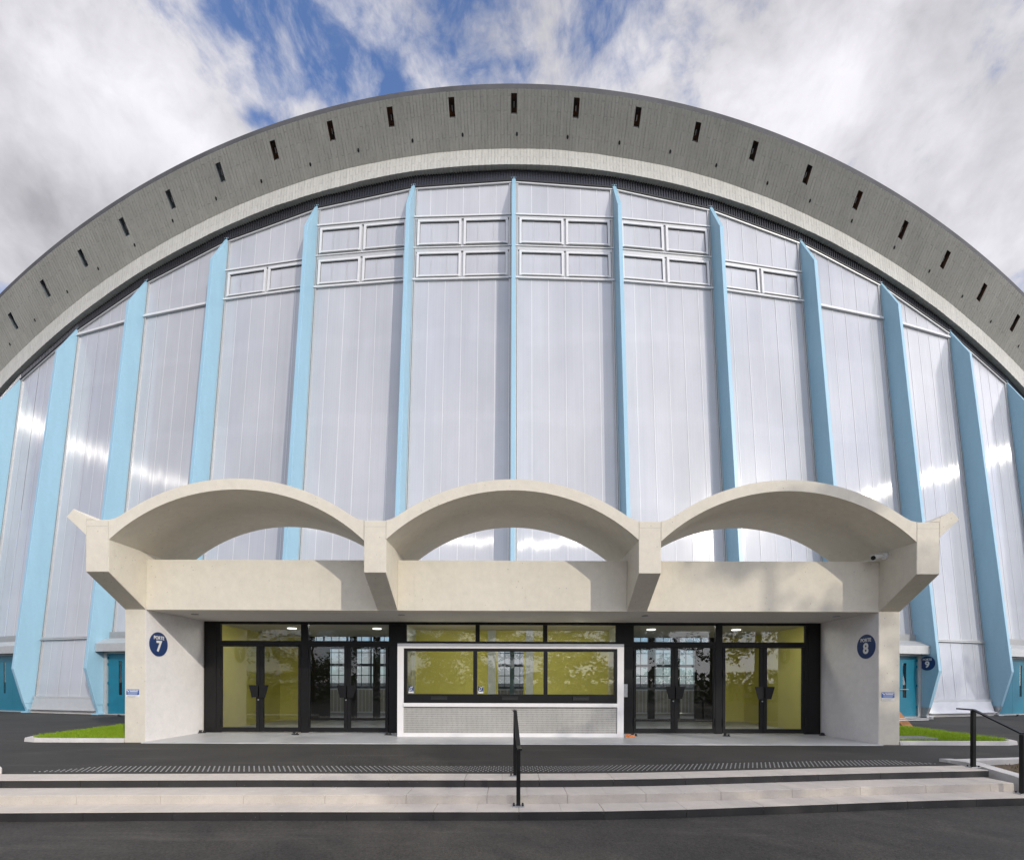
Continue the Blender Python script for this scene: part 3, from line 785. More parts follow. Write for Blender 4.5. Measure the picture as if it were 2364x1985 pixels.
for sg in (-1, 1):
    x0 = sg * XI
    p = MB(); p.prism([(x0, YF, 4.487), (x0, YF, 3.47), (x0, YB, 2.876), (x0, YB, -.02), (x0, 12.0, -.02), (x0, 12.0, 3.9), (x0, YV, 4.487)], (sg * (XO - XI), 0, 0))
    o = p.build('pier', [M['cream'], M['white_paint']], pav, bevel=.008)
    # the inner face below the ceiling is painted white: a thin skim coat
    w = MB(); w.box(min(sg * XI, sg * (XI - .004)), max(sg * XI, sg * (XI - .004)), YB + .004, 12.08, .0, 2.869)
    w.build('white_side_wall', [M['white_paint']], pav)
    w = MB(); w.box(min(x0, sg * XO), max(x0, sg * XO), 12.003, 16.3, -.02, 3.1); w.build('side_wall', [M['cream']], pav)
    st = MB()
    def X(a): return sg * a
    poly = [(X(XO + .002), YF, 4.19), (X(8.757), YF, 4.545), (X(8.62), YF, 4.70), (X(XO + .002), YF, 4.575)]
    st.prism(poly, (0, YV - YF, 0))
    st.prism([(X(XO + .002), YF, 4.575), (X(8.19), YF, 4.489), (X(XO + .002), YF, 4.489)], (0, YV - YF, 0))
    st.build('vault_stub', [M['cream']], pav, bevel=.006)
for x0, x1 in ((-XI + .002, -2.917), (-2.478, 2.478), (2.917, XI - .002)):
    bm_ = MB(); bm_.box(x0, x1, YB, YB + .3, 2.866, 3.955); bm_.build('beam', [M['cream']], pav, bevel=.008)
cs = MB(); cs.box(-XI + .004, XI - .004, YB + .006, 16.2, 2.87, 3.1); cs.build('ceiling', [M['ceiling']], pav)
fs = MB(); fs.box(-XI + .004, XI - .004, 10.06, 12.6, -.05, .018); fs.build('porch_floor', [M['slab']], pav, bevel=.01)
for x0, x1 in ((-2.915, -2.48), (2.48, 2.915), (-XO + .002, -XI - .002), (XI + .002, XO - .002)):
    jn = MB(); zj = 4.36 + rnd.uniform(-.01, .01); jn.box(x0 + .01, x1 - .01, YF - .0012, YF + .002, zj, zj + .006)
    for xx in (x0 + .004, x1 - .008): jn.box(xx, xx + .004, YF - .0012, YF + .002, 3.75 if abs(x0) > 3 else 4.12, 4.47)
    jn.build('pour_joint', [M['joint']], pav)
lf = MB(); lf.box(-XI + .004, XI - .004, 12.6, 16.5, -.05, .016); lf.build('lobby_floor', [M['slab']], pav)
for x in (-7.3, -2.55, 3.05, 7.45):
    d = MB(); d.tube([(x, 10.85, 2.868), (x, 10.85, 2.855)], .075, 18); d.build('downlight', [M['mid_grey']], pav)

# lobby interior
iw = MB()
iw.box(-XI + .002, -XI + .03, 12.25, 16.2, .017, 2.868); iw.box(XI - .03, XI - .002, 12.25, 16.2, .017, 2.868)
iw.box(-XI + .03, -7.0, 16.05, 16.2, .017, 2.868); iw.box(7.0, XI - .03, 16.05, 16.2, .017, 2.868)
iw.build('yellow_wall', [M['yellow']], pav)
bo = MB()
bo.box(-2.98, -2.86, 12.3, 14.2, .017, 2.868, 1); bo.box(2.86, 2.98, 12.3, 14.2, .017, 2.868, 1)
bo.box(-2.86, -.42, 14.0, 14.2, .017, 2.868, 0); bo.box(.34, 2.86, 14.0, 14.2, .017, 2.868, 0)
bo.box(-.42, .34, 14.0, 14.2, 2.3, 2.868, 0)
bo.box(-.72, -.48, 13.93, 13.998, .017, 2.868, 1); bo.box(.40, .62, 13.93, 13.998, .017, 2.868, 1)
bo.build('ticket_booth_wall', [M['yellow'], M['pale_wall']], pav)
bk = MB()
for x0 in (-7.0, -5.55, -4.75, -3.4, -1.2, 1.0, 3.3, 4.65, 5.5, 6.75): bk.box(x0, x0 + .22, 16.1, 16.22, .017, 2.868)
bk.box(-7.0, 7.0, 16.09, 16.21, 2.45, 2.62); bk.box(-7.0, 7.0, 16.09, 16.21, .017, .10)
bk.box(-7.0, -6.2, 16.06, 16.08, .017, 2.6); bk.box(6.2, 7.0, 16.06, 16.08, .017, 2.6)
bk.build('back_door_frame', [M['black_metal']], pav)
for x in (-6.35, -3.9, 4.0, 6.45):
    l = MB(); y = 13.6 if abs(x) > 3 else 12.8; l.tube([(x, y, 2.868), (x, y, 2.845)], .125, 20); l.build('ceiling_lamp_or_fill', [M['lamp']], pav)
for x in (-6.6, -5.2, -1.7, 0, 1.7, 5.2, 6.6):  # fill lights added out of view to brighten the yellow walls
    l = MB(); l.box(x - .35, x + .35, 12.3, 12.5, 2.845, 2.868); l.build('ceiling_lamp_or_fill', [M['fill_lamp']], pav)

# black glazed front
YD = 12.12
def gx(px): return (px - 1182) * .01113
fr = MB()
Zt, Zh = 2.869, .0
fr.box(-XI + .006, gx(505), YD, YD + .07, .018, Zt); fr.box(gx(1858), XI - .006, YD, YD + .07, .018, Zt)   # end panels
fr.box(gx(505), gx(1858), YD + .005, YD + .075, 2.80, Zt)                                                    # head
fr.box(gx(505), gx(1858), YD - .004, YD + .07, 2.255, 2.375)                                                # transom
fr.box(gx(505), gx(508), YD, YD + .08, .018, 2.8)
fr.box(gx(694.4), gx(711), YD - .01, YD + .08, .018, 2.797); fr.box(gx(1651), gx(1667), YD - .01, YD + .08, .018, 2.797)
fr.box(gx(897), gx(938), YD, YD + .08, .018, 2.797); fr.box(gx(1421), gx(1462.5), YD, YD + .08, .018, 2.797)
fr.box(gx(1097), gx(1106.7), YD, YD + .08, 2.377, 2.797); fr.box(gx(1253), gx(1263), YD, YD + .08, 2.377, 2.797)
fr.box(gx(938), gx(1421), YD + .01, YD + .07, .018, .3)
# slim cover lines on the end panels
fr.box(-7.62, -7.60, YD - .012, YD - .001, .06, 2.78); fr.box(7.60, 7.62, YD - .012, YD - .001, .06, 2.78)
fr.build('glazing_frame', [M['black_metal']], pav, bevel=.004)
for a, b in ((508, 694.4), (711, 897), (938, 1097), (1106.7, 1253), (1263, 1421), (1462.5, 1651), (1667, 1856)):
    p = MB(); p.face([(gx(a), YD + .03, 2.375), (gx(b), YD + .03, 2.375), (gx(b), YD + .03, 2.80), (gx(a), YD + .03, 2.80)])
    p.build('fanlight_pane', [M['glass']], pav, fix=False)
leafs = [(508.5, 600, 512.3, 591.4), (600.6, 694, 608.5, 688.4), (711.5, 802, 715.5, 794.3), (802.6, 896.5, 809.5, 889.5),
         (1463, 1556, 1468, 1548.9), (1556.6, 1650.5, 1564.5, 1646), (1667.5, 1761, 1673.8, 1753), (1761.6, 1857, 1769.8, 1851)]
for k, (x0, x1, g0, g1) in enumerate(leafs):
    d = MB(); y0, y1 = YD - .012, YD + .05
    X0, X1, G0, G1 = gx(x0), gx(x1), gx(g0), gx(g1)
    d.box(X0, G0, y0, y1, .04, 2.25); d.box(G1, X1, y0, y1, .04, 2.25); d.box(G0, G1, y0, y1, .04, .15); d.box(G0, G1, y0, y1, 2.225, 2.25)
    hx = X0 if k % 2 == 0 else X1
    for hz_ in (.22, 1.45, 1.95): d.tube([(hx, y0 - .012, hz_), (hx, y0 - .012, hz_ + .2)], .014, 8)
    do = d.build('door', [M['black_metal']], pav, bevel=.003)
    p = MB(); p.face([(G0, YD + .015, .15), (G1, YD + .015, .15), (G1, YD + .015, 2.225), (G0, YD + .015, 2.225)]); p.build('pane', [M['glass']], do, fix=False)
    h = MB(); sg = -1 if k % 2 == 0 else 1; c = gx(x1) if k % 2 == 0 else gx(x0)
    poly = [(c + sg * .012, y0 - .07, 1.235), (c + sg * .25, y0 - .07, 1.235), (c + sg * .165, y0 - .07, .92), (c + sg * .012, y0 - .07, .92)]
    h.prism(poly, (0, .012, 0)); h.prism([(c + sg * .02, y0 - .058, 1.21), (c + sg * .06, y0 - .058, 1.21), (c + sg * .06, y0 - .058, .95), (c + sg * .02, y0 - .058, .95)], (0, .057, 0))
    h.build('handle', [M['black_metal']], do)
    if k % 2 == 0:
        lk = MB(); lk.tube([(c - .03, y0 - .001, .86), (c - .03, y0 - .02, .86)], .016, 10); lk.build('lock', [M['steel']], do)

# ticket counter projecting from the glazed front
YK = 11.3
def kx(px): return (px - 1182) * 11.3 / 1089.3
tk = thing('ticket_counter', 'white framed ticket window with silver grid front between the two door pairs', 'ticket window')
wf = MB()
L0, L1, R1, R0 = -2.75, -2.60, 2.52, 2.677
wf.box(L0, L1, YK, YD + .2, .018, 2.25); wf.box(R1, R0, YK, YD + .2, .018, 2.25)
wf.box(L1, R1, YK, YD + .2, 2.134, 2.25); wf.box(L1, R1, YK, YK + .3, .018, .105)
wf.build('surround', [M['white_plastic']], tk, bevel=.004)
sil = MB(); sil.box(L1 + .002, R1 - .002, YK - .03, YK + .3, .738, .826); sil.build('sill', [M['white_plastic']], tk, bevel=.006)
gr = MB(); gr.box(L1 + .002, R1 - .002, YK + .03, YK + .06, .105, .738); gr.build('grid_panel', [M['grid']], tk)
bf = MB()
bf.box(L1 + .002, R1 - .002, YK + .02, YK + .10, .828, 1.04); bf.box(L1 + .002, R1 - .002, YK + .02, YK + .1, 2.067, 2.132)
for a, b in ((L1 + .002, -2.525), (-.934, -.841), (.756, .851), (2.448, R1 - .002)): bf.box(a, b, YK + .02, YK + .1, 1.04, 2.067)
bf.build('window_frame', [M['black_metal']], tk, bevel=.003)
for a, b in ((-2.525, -.934), (-.841, .756), (.851, 2.448)):
    p = MB(); p.face([(a, YK + .06, 1.04), (b, YK + .06, 1.04), (b, YK + .06, 2.067), (a, YK + .06, 2.067)]); p.build('pane', [M['glass']], tk, fix=False)
for x in (-1.75, -.05, 1.65):
    p = MB(); p.box(x - .19, x + .19, YK - .002, YK + .018, .90, .98); p.box(x - .2, x + .2, YK - .02, YK + .018, .982, .992); p.build('money_tray', [M['rubber']], tk)
ct = MB(); ct.box(L1, R1, YK + .11, YK + .75, .95, .99); ct.build('counter_top', [M['pale_wall']], tk)

# hearing-loop stickers
for x, lab in ((-2.43, 'small navy ear sticker low in the left pane of the ticket window'), (-.755, 'small navy ear sticker low in the middle pane of the ticket window')):
    s = thing('hearing_loop_sticker', lab, 'sticker', (x, YK + .054, 1.16))
    a = MB(); a.box(-.062, .062, -.002, .0, -.06, .065); a.box(-.062, .062, -.002, 0, -.098, -.062, 1); a.build('sticker_face', [M['navy'], M['sign_white']], s)
    e_ = MB()
    pts = [(-.030, -.004, -.015), (-.032, -.004, .012), (-.018, -.004, .038), (.008, -.004, .040), (.024, -.004, .022), (.018, -.004, -.002), (.004, -.004, -.018), (-.002, -.004, -.038)]
    e_.tube(pts, .0065, 6); e_.bar((.018, -.004, .040), (.050, -.004, .060), .012, .004, (0, 1, 0)); e_.bar((-.052, -.004, -.05), (-.012, -.004, -.018), .014, .004, (0, 1, 0))
    e_.box(.03, .045, -.005, -.003, -.05, -.035); e_.build('ear_symbol', [M['sign_white']], s)

# round gate signs
def gate_sign(label, num, loc, rot, dia):
    s = thing('gate_sign', label, 'sign', loc); s.rotation_euler = rot
    d = MB(); r = dia / 2; d.tube([(0, 0, 0), (0, 0, .012)], r, 40); d.build('sign_disc', [M['navy']], s)
    me = text_mesh('PORTE', dia * .20, .022, .92); me.materials.append(M['sign_white']); o = bpy.data.objects.new('lettering', me); COL.objects.link(o); o.parent = s; o.location = (0, dia * .26, .015)
    me = text_mesh(num, dia * .60, .034, .98); me.materials.append(M['sign_white']); o = bpy.data.objects.new('numeral', me); COL.objects.link(o); o.parent = s; o.location = (0, -dia * .10, .015)
    return s
gate_sign('round navy sign reading PORTE 7 on the white left side wall of the porch', '7', (-XI + .004, 10.56, 2.15), (R_(90), 0, R_(90)), .54)
gate_sign('round navy sign reading PORTE 8 on the white right side wall of the porch', '8', (XI - .004, 10.56, 2.15), (R_(90), 0, R_(-90)), .54)
t9 = 4 * DTH; p9 = S(t9, .81, .45) - Vector((math.cos(t9), math.sin(t9), 0)) * (fin_w / 2 + .001)
gate_sign('round navy sign reading PORTE 9 on the flank of a blue fin', '9', p9, (R_(90), 0, R_(-90) + t9), .56)

# blue notices on the column faces
for x, z, lab in ((-8.20, 1.06, 'small blue and white notice on the left end column of the portico'), (8.12, 1.05, 'small blue and white notice on the right end column of the portico')):
    s = thing('notice_plate', lab, 'notice', (x, YB, z))
    a = MB(); a.box(-.135, .135, -.008, -.001, -.03, .087); a.box(-.135, .135, -.008, -.001, -.087, -.0305, 1); a.build('plate', [M['plaque_blue'], M['sign_white']], s)
    b = MB(); yb = -.0105
    for (x0, x1, z0, z1) in ((-.075, -.02, .062, .074), (-.012, .06, .062, .074), (.068, .128, .062, .074), (-.055, .11, .036, .052)): b.box(x0, x1, yb, -.0075, z0, z1)
    b.bar((-.128, -.009, .070), (-.075, -.009, .040), .018, .003, (0, 1, 0))
    b.build('print', [M['sign_white']], s)
    b = MB()
    for k in range(4): b.box(-.12 + .02 * (k % 2), .12 - .01 * k, yb, -.0075, .020 - k * .013, .026 - k * .013)
    b.build('small_print', [M['plaque_pale']], s)
    b = MB()
    for k in range(3): b.box(-.115, .115 - .03 * k, yb, -.0075, -.047 - k * .014, -.042 - k * .014)
    b.build('lower_print', [M['mid_grey']], s)

# security camera
sc_ = thing('security_camera', 'white bullet security camera under the right vault springing', 'camera', (XI, 10.02, 4.03))
b = MB(); b.tube([(0, 0, 0), (-.05, 0, 0)], [.075, .075], 20); b.tube([(-.05, 0, 0), (-.09, -.01, -.01)], [.055, .045], 16); b.build('mount', [M['camera_white']], sc_, bevel=.006)
b = MB(); b.tube([(-.07, -.01, -.01), (-.11, -.05, -.02)], .03, 12); b.build('bracket', [M['camera_white']], sc_)
b = MB(); b.tube([(-.09, .01, .01), (-.25, -.07, -.04), (-.36, -.125, -.075)], [.05, .055, .055], 18); b.build('camera_body', [M['camera_white']], sc_)
b = MB(); b.tube([(-.362, -.126, -.0757), (-.37, -.13, -.0782)], .046, 18); b.build('lens', [M['black_gloss']], sc_)
b = MB(); b.bar((-.12, .0, .062), (-.40, -.14, -.025), .10, .008); b.build('sun_hood', [M['camera_white']], sc_)

# intercom box by the right doors
ib = MB(); ib.box(2.86, 2.955, YD - .05, YD - .001, .96, 1.29); ib.box(2.875, 2.94, YD - .054, YD - .05, 1.18, 1.26); ib.tube([(2.907, YD - .05, 1.06), (2.907, YD - .058, 1.06)], .018, 12)
tag(ib.build('intercom_box', [M['steel']], None, bevel=.004), 'narrow silver intercom box on black frame right of the ticket window', 'intercom')
# orange bit
ow = MB(); ow.prism([(2.74, 11.42, .02), (2.86, 11.40, .02), (2.99, 11.46, .02), (2.90, 11.56, .02), (2.80, 11.50, .02)], (0, 0, .035)); ow.box(2.78, 2.84, 11.44, 11.5, .055, .075)
tag(ow.build('orange_wedge', [M['orange']], None, bevel=.008), 'small bright orange plastic wedge on the porch floor beside the ticket counter', 'wedge')

# door stops
def stop_proto(label, loc, rz):
    s = thing('door_stop', label, 'door stop', loc, 'black door stops on the ground', rz)
    b = MB(); b.prism([(-.09, -.04, 0), (.09, -.04, 0), (.07, -.03, .022), (-.07, -.03, .022)], (0, .08, 0)); b.build('stop_base', [M['rubber']], s, bevel=.005)
    b = MB(); b.tube([(-.03, 0, .02), (-.03, 0, .075)], [.035, .03], 12); b.tube([(.05, 0, .02), (.05, 0, .055)], [.028, .02], 10); b.build('buffer', [M['rubber']], s)
    b = MB(); b.bar((-.03, -.01, .07), (.06, .01, .045), .03, .012); b.build('lever', [M['black_metal']], s)
    return s
stops = [(-7.86, 11.95, .018, 'door stop on the porch floor at the foot of the left white wall'),
         (-5.34, 11.62, .018, 'door stop between the two left glass door pairs'),
         (-3.05, 11.62, .018, 'door stop just left of the white ticket counter'),
         (3.0, 11.62, .018, 'door stop just right of the white ticket counter'),
         (5.28, 11.62, .018, 'door stop between the two right glass door pairs'),
         (7.80, 11.85, .018, 'door stop on the porch floor at the foot of the right white wall'),
         (-14.75, 17.7, .0, 'door stop on the asphalt by the teal door left of the portico'),
         (15.75, 17.75, .0, 'door stop on the asphalt between the teal door and the sheet metal plinth'),
         (20.9, 19.5, .0, 'door stop on the asphalt before the teal door at the right edge')]
s0 = None
for k, (x, y, z, lab) in enumerate(stops):
    if s0 is None: s0 = stop_proto(lab, (x, y, z), .3)
    else:
        c = copy_tree(s0); c.location = (x, y, z); c.rotation_euler = (0, 0, rnd.uniform(-.6, .6)); c['label'] = 'black ' + lab
s0['label'] = 'black ' + stops[0][3]

# ------------------------------------------------------------------ ground, steps
FX = [(-60, 5.6), (-30, 5.75), (-9, 6.2), (-6.8, 6.25), (-3.4, 6.36), (0, 6.40), (1.0, 6.44), (2, 6.52), (3.4, 6.72), (5.36, 7.0), (7.25, 7.22), (9, 7.4), (30, 8.5), (60, 9)]
def fy(x):
    for (a, ya), (b, yb) in zip(FX[:-1], FX[1:]):
        if x <= b:
            t = (x - a) / (b - a); return ya + (yb - ya) * t
    return FX[-1][1]
ZL = -.318
gm = MB(); gm.face([(-900, -900, ZL), (900, -900, ZL), (900, 900, ZL), (-900, 900, ZL)])
tag(gm.build('ground', [M['asphalt2']], None, fix=False), kind='structure')
XR = 7.32
tr = MB()
xs = [-60, -30, -19, -14, -9] + [-8.5 + .5 * k for k in range(32)] + [XR]
xs = sorted(set(x for x in xs if x <= XR))
for a, b in zip(xs[:-1], xs[1:]):
    tr.face([(a, fy(a) + .42, 0), (b, fy(b) + .42, 0), (b, 30, 0), (a, 30, 0)])
for a, b in ((-60, -30), (-30, -19.0)): tr.face([(a, fy(a) + .42, 0), (b, fy(b) + .42, 0), (b, fy(b) + .42, -.5), (a, fy(a) + .42, -.5)])
tr.face([(XR, 8.02, 0), (9.2, 8.34, 0), (60, 12, 0), (60, 30, 0), (XR, 30, 0)])
tag(tr.build('terrace', [M['asphalt']], None, fix=False), kind='structure')
steps = thing('entrance_steps', 'three low wide cream stone steps with alternating black risers', 'steps')
XLs = -19.0
def block(mb_, x0, x1, d0, d1, z0, z1, mi=0):
    P = [(x0, fy(x0) - d0, z0), (x1, fy(x1) - d0, z0), (x1, fy(x1) - d1, z0), (x0, fy(x0) - d1, z0)]
    mb_.hexa(P + [(p[0], p[1], z1) for p in P], mi)
zs = [0.0, -.103, -.215, ZL - .003]
tre = [(0.0, -.43, 7.30, .0), (.43, -.01, 7.22, .33), (.79, .42, 7.18, .73)]
for k, (d0, d1, xr, sh_) in enumerate(tre):
    t_ = MB(); x = XLs + sh_
    while x < xr - .05:
        x1 = min(x + 1.02, xr)
        n_ = 2; 
        for j in range(n_):
            a = x + (x1 - x) * j / n_; b = x + (x1 - x) * (j + 1) / n_
            block(t_, a + (.0018 if j == 0 else 0), b - (.0018 if j == n_ - 1 else 0), d0, d1, zs[k] - .05 + .004, zs[k] + .004)
        x = x1
    o = t_.build('tread', [M['step']], steps, bevel=.006)
    r_ = MB(); x = XLs + sh_
    while x < xr - .05:
        x1 = min(x + 1.02, xr); n_ = 2
        for j in range(n_):
            a = x + (x1 - x) * j / n_; b = x + (x1 - x) * (j + 1) / n_
            block(r_, a + (.0025 if j == 0 else 0), b - (.0025 if j == n_ - 1 else 0), d0 + .004, d0 - .08, zs[k + 1] + .0045, zs[k] - (.004 if k != 1 else .03))
        x = x1
    o = r_.build('riser', [M['riser_black'] if k != 1 else M['step']], steps)
    o['label'] = 'black painted riser' if k != 1 else 'cream speckled stone riser'
core = MB()
x = XLs
while x < 7.1:
    block(core, x, min(x + .5, 7.15), .74, -.3, ZL - .1, -.26); block(core, x, min(x + .5, 7.15), .38, -.3, -.26, -.16); block(core, x, min(x + .5, 7.15), -.03, -.35, -.16, -.06); x += .5
core.build('step_core', [M['riser_black']], steps)

# kerbs: left end stone, right cheek and back kerb round the planting bed
kl = MB(); kl.prism([(-19.0, 6.86, -.02), (-7.40, 6.80, -.02), (-7.26, 6.72, -.02), (-7.20, 6.66, .0), (-7.32, 6.60, .0), (-19.0, 6.45, 0)], (0, 0, .11))
tag(kl.build('kerb', [M['kerb']], None, bevel=.02), kind='structure')
ck = MB()
A = [(7.30, 8.05), (7.42, 7.70), (7.46, 7.0), (7.50, 6.2), (7.52, 5.6)]; zt_ = [.05, .05, -.04, -.20, -.27]
for (p, q, za, zb) in zip(A[:-1], A[1:], zt_[:-1], zt_[1:]):
    w = .20
    ck.hexa([(p[0] - .04, p[1], -.5), (p[0] + w, p[1], -.5), (q[0] + w, q[1], -.5), (q[0] - .04, q[1], -.5),
             (p[0] - .01, p[1], za), (p[0] + w, p[1], za), (q[0] + w, q[1], zb), (q[0] - .01, q[1], zb)])
tag(ck.build('kerb', [M['kerb']], None), kind='structure')
kb = MB(); kb.prism([(7.32, 7.90, -.1), (9.2, 8.22, -.1), (40, 10.4, -.1), (40, 10.54, -.1), (9.2, 8.36, -.1), (7.32, 8.04, -.1)], (0, 0, .14))
tag(kb.build('kerb', [M['kerb']], None, bevel=.015), kind='structure')
so_ = MB(); nx, ny = 120, 34
def dz(x, y): return -.05 - .055 * (8.2 - y) + .05 * noise.noise(Vector((x * 2.2, y * 2.2, 0))) + .02 * noise.noise(Vector((x * 8, y * 8, 3)))
for a in range(nx):
    for b in range(ny):
        x0, x1 = 7.6 + a * .2, 7.6 + (a + 1) * .2
        y0, y1 = 3.1 + b * .15, 3.1 + (b + 1) * .15
        so_.face([(x0, y0, dz(x0, y0)), (x1, y0, dz(x1, y0)), (x1, y1, dz(x1, y1)), (x0, y1, dz(x0, y1))])
tag(so_.build('planting_bed', [M['dirt']], None, fix=False), kind='structure')
wd = MB()
for k in range(2600):
    x = rnd.uniform(7.66, 11.5); y = rnd.uniform(5.2, 8.0)
    if noise.noise(Vector((x * 1.6, y * 1.6, 9))) < -.08: continue
    z = dz(x, y); h = rnd.uniform(.015, .07); a = rnd.uniform(0, 6.28); w = rnd.uniform(.004, .012)
    if y > 8.18 + (x - 9.2) * .14: continue
    wd.face([(x - w * math.cos(a), y - w * math.sin(a), z), (x + w * math.cos(a), y + w * math.sin(a), z), (x + rnd.uniform(-.03, .03), y + rnd.uniform(-.03, .03), z + h)])
tag(wd.build('weeds', [M['weeds']], None, fix=False), kind='stuff', label='thin dry weeds and young grass on the bare planting bed', cat='weeds')

# lawns beside the portico
def lawn(sg):
    name = 'left' if sg < 0 else 'right'
    tipx = 10.72 if sg < 0 else 11.1
    pts = [(8.38, 10.28), (tipx - .45, 10.28), (tipx - .18, 10.38), (tipx - .08, 10.6), (tipx - .05, 10.9), (tipx + .25, 13.6), (tipx - .3, 14.6), (8.38, 15.2)]
    kerb = MB()
    path = [(8.38, 10.17), (tipx - .40, 10.17), (tipx - .08, 10.28), (tipx + .06, 10.56), (tipx + .08, 10.9), (tipx + .38, 13.62), (tipx - .24, 14.74), (8.38, 15.34)]
    for (p, q, pi, qi) in zip(path[:-1], path[1:], pts[:-1], pts[1:]):
        h0 = .085
        kerb.hexa([(sg * p[0], p[1], -.02), (sg * q[0], q[1], -.02), (sg * qi[0], qi[1], -.02), (sg * pi[0], pi[1], -.02),
                   (sg * (p[0] * .997 + pi[0] * .003), p[1] * .8 + pi[1] * .2, h0), (sg * (q[0] * .997 + qi[0] * .003), q[1] * .8 + qi[1] * .2, h0), (sg * qi[0], qi[1], h0), (sg * pi[0], pi[1], h0)])
    tag(kerb.build('lawn_kerb', [M['kerb']], None), kind='structure')
    base = MB(); base.face([(sg * p[0], p[1], .075) for p in pts]); tag(base.build('lawn_soil', [M['soil']], None, fix=False), kind='structure')
    def inside(x, y):
        c = False; j = len(pts) - 1
        for i_ in range(len(pts)):
            xi, yi = pts[i_]; xj, yj = pts[j]
            if (yi > y) != (yj > y) and x < (xj - xi) * (y - yi) / (yj - yi) + xi: c = not c
            j = i_
        return c
    gb = MB(); cnt = 0
    while cnt < 26000:
        x = rnd.uniform(8.38, tipx + .4); y = rnd.uniform(10.28, 15.2)
        if not inside(x, y): continue
        if sg > 0 and 8.4 < x < 9.45 and 10.36 < y < 10.78 and rnd.random() < .93: cnt += 1; continue
        h = rnd.uniform(.045, .085) * (1 + .35 * noise.noise(Vector((x * 3, y * 3, sg)))); a = rnd.uniform(0, 6.28); w = rnd.uniform(.004, .008); l = rnd.uniform(0, .035); b = rnd.uniform(0, 6.28)
        gb.face([(sg * x - w * math.cos(a), y - w * math.sin(a), .07), (sg * x + w * math.cos(a), y + w * math.sin(a), .07), (sg * x + l * math.cos(b), y + l * math.sin(b), .08 + h)]); cnt += 1
    tag(gb.build('lawn_grass', [M['grass']], None, fix=False), kind='stuff', cat='grass',
        label='bright green wedge of lawn beside the %s end column of the portico' % name)
lawn(-1); lawn(1)
dg = MB()
for k in range(11):
    for j in range(5): 
        dg.box(8.42 + k * .092, 8.42 + k * .092 + .018, 10.38 + j * .08, 10.38 + (j + 1) * .08 - .004, .08, .135)
for j in range(6): dg.box(8.42, 9.36, 10.372 + j * .08, 10.384 + j * .08, .081, .137)
tag(dg.build('paver_grid', [M['mid_grey']], None), 'flat grey paver grid sunk into the right lawn beside the column', 'drain grid')

# tactile studs along the head of the steps
ts = MB()
x = -6.95
row = 0
while x < 7.05:
    for j in range(7):
        xx = x + (.0375 if j % 2 else 0); d = .62 + j * .068
        lim = min(1.0, (xx + 7.0) / .75, (7.1 - xx) / .7)
        if j / 7 > lim: continue
        yy = fy(xx) + d; r = .0135
        ring = [(xx + r * math.cos(q), yy + r * math.sin(q)) for q in [math.pi / 3 * i_ for i_ in range(6)]]
        ts.idx([(p[0], p[1], .001) for p in ring] + [(xx + (p[0] - xx) * .65, yy + (p[1] - yy) * .65, .006) for p in ring],
               [(i_, (i_ + 1) % 6, 6 + (i_ + 1) % 6, 6 + i_) for i_ in range(6)] + [tuple(range(6, 12))])
    x += .075
tag(ts.build('tactile_strip', [M['stud']], None, fix=False), 'long strip of small pale tactile studs along the top of the steps', 'tactile paving')

# handrails
def handrail(label, top, low, ext_top, ext_low, z0, z1, h0, h1):
    r = thing('handrail', label, 'handrail', (0, 0, 0), 'black handrails on the steps')
    T = Vector((top[0], top[1], 0)); L = Vector((low[0], low[1], 0))
    for P_, z, h in ((T, z0, h0), (L, z1, h1)):
        p = MB(); p.box(P_.x - .025, P_.x + .025, P_.y - .025, P_.y + .025, z, h - .012); po = p.build('post', [M['rail_black']], r, bevel=.003)
        b = MB(); b.box(P_.x - .075, P_.x + .075, P_.y - .055, P_.y + .055, z, z + .012)
        bp = b.build('base_plate', [M['steel']], po, bevel=.002)
        b = MB()
        for dx in (-.055, .055):
            for dy in (-.035, .035): b.tube([(P_.x + dx, P_.y + dy, z + .012), (P_.x + dx, P_.y + dy, z + .034)], .011, 6)
        b.build('anchor_bolt', [M['rail_black']], po)
    rl_ = MB(); a = Vector((T.x, T.y, h0)); b_ = Vector((L.x, L.y, h1)); dirv = (T - L); dirv.z = 0; dirv.normalize()
    e0 = a + dirv * ext_top; e1 = b_ - dirv * ext_low
    rl_.bar(e0, a, .05, .022); rl_.bar(a + Vector((0, 0, 0)), b_, .0502, .022); rl_.bar(b_, e1, .05, .022)
    rl_.build('rail', [M['rail_black']], r, bevel=.003)
handrail('black metal handrail down the middle of the steps, seen end on', (.047, 6.66), (.085, 5.85), .32, .32, .004, -.211, .915, .535)
handrail('black metal handrail at the right end of the steps', (7.30, 7.47), (7.14, 6.60), .33, .0, .004, -.211, .915, .63)

# boards on a trestle behind the right column
bt = thing('board_stack', 'brown chipboard sheets leaning on a green trestle behind the right column', 'boards', (11.55, 14.0, 0))
b = MB(); b.prism([(.10, .0, 0), (.42, .02, 0), (.27, .55, .62), (-.02, .53, .62)], (-.02, .03, .0)); b.build('board', [M['board']], bt, bevel=.01)
b = MB(); b.prism([(-.38, .08, 0), (.0, .10, 0), (-.10, .6, .68), (-.45, .58, .68)], (.0, .05, .0)); b.build('board', [M['board']], bt, bevel=.006)
b = MB()
for x in (-.4, .2):
    b.bar((x, .7, 0), (x - .1, .45, .72), .03, .03); b.bar((x + .05, .25, 0), (x - .1, .47, .72), .03, .03)
b.build('trestle', [M['green_metal']], bt)
b = MB(); b.tube([(-.6, -.04, .285), (.98, .05, .285)], .013, 8); b.tube([(-.6, -.1, .235), (.80, .0, .255)], .013, 8); b.build('bar', [M['steel']], bt)
b = MB(); b.box(-.5, -.05, .45, .8, .73, .76); b.build('top_board', [M['pale_wall']], bt)

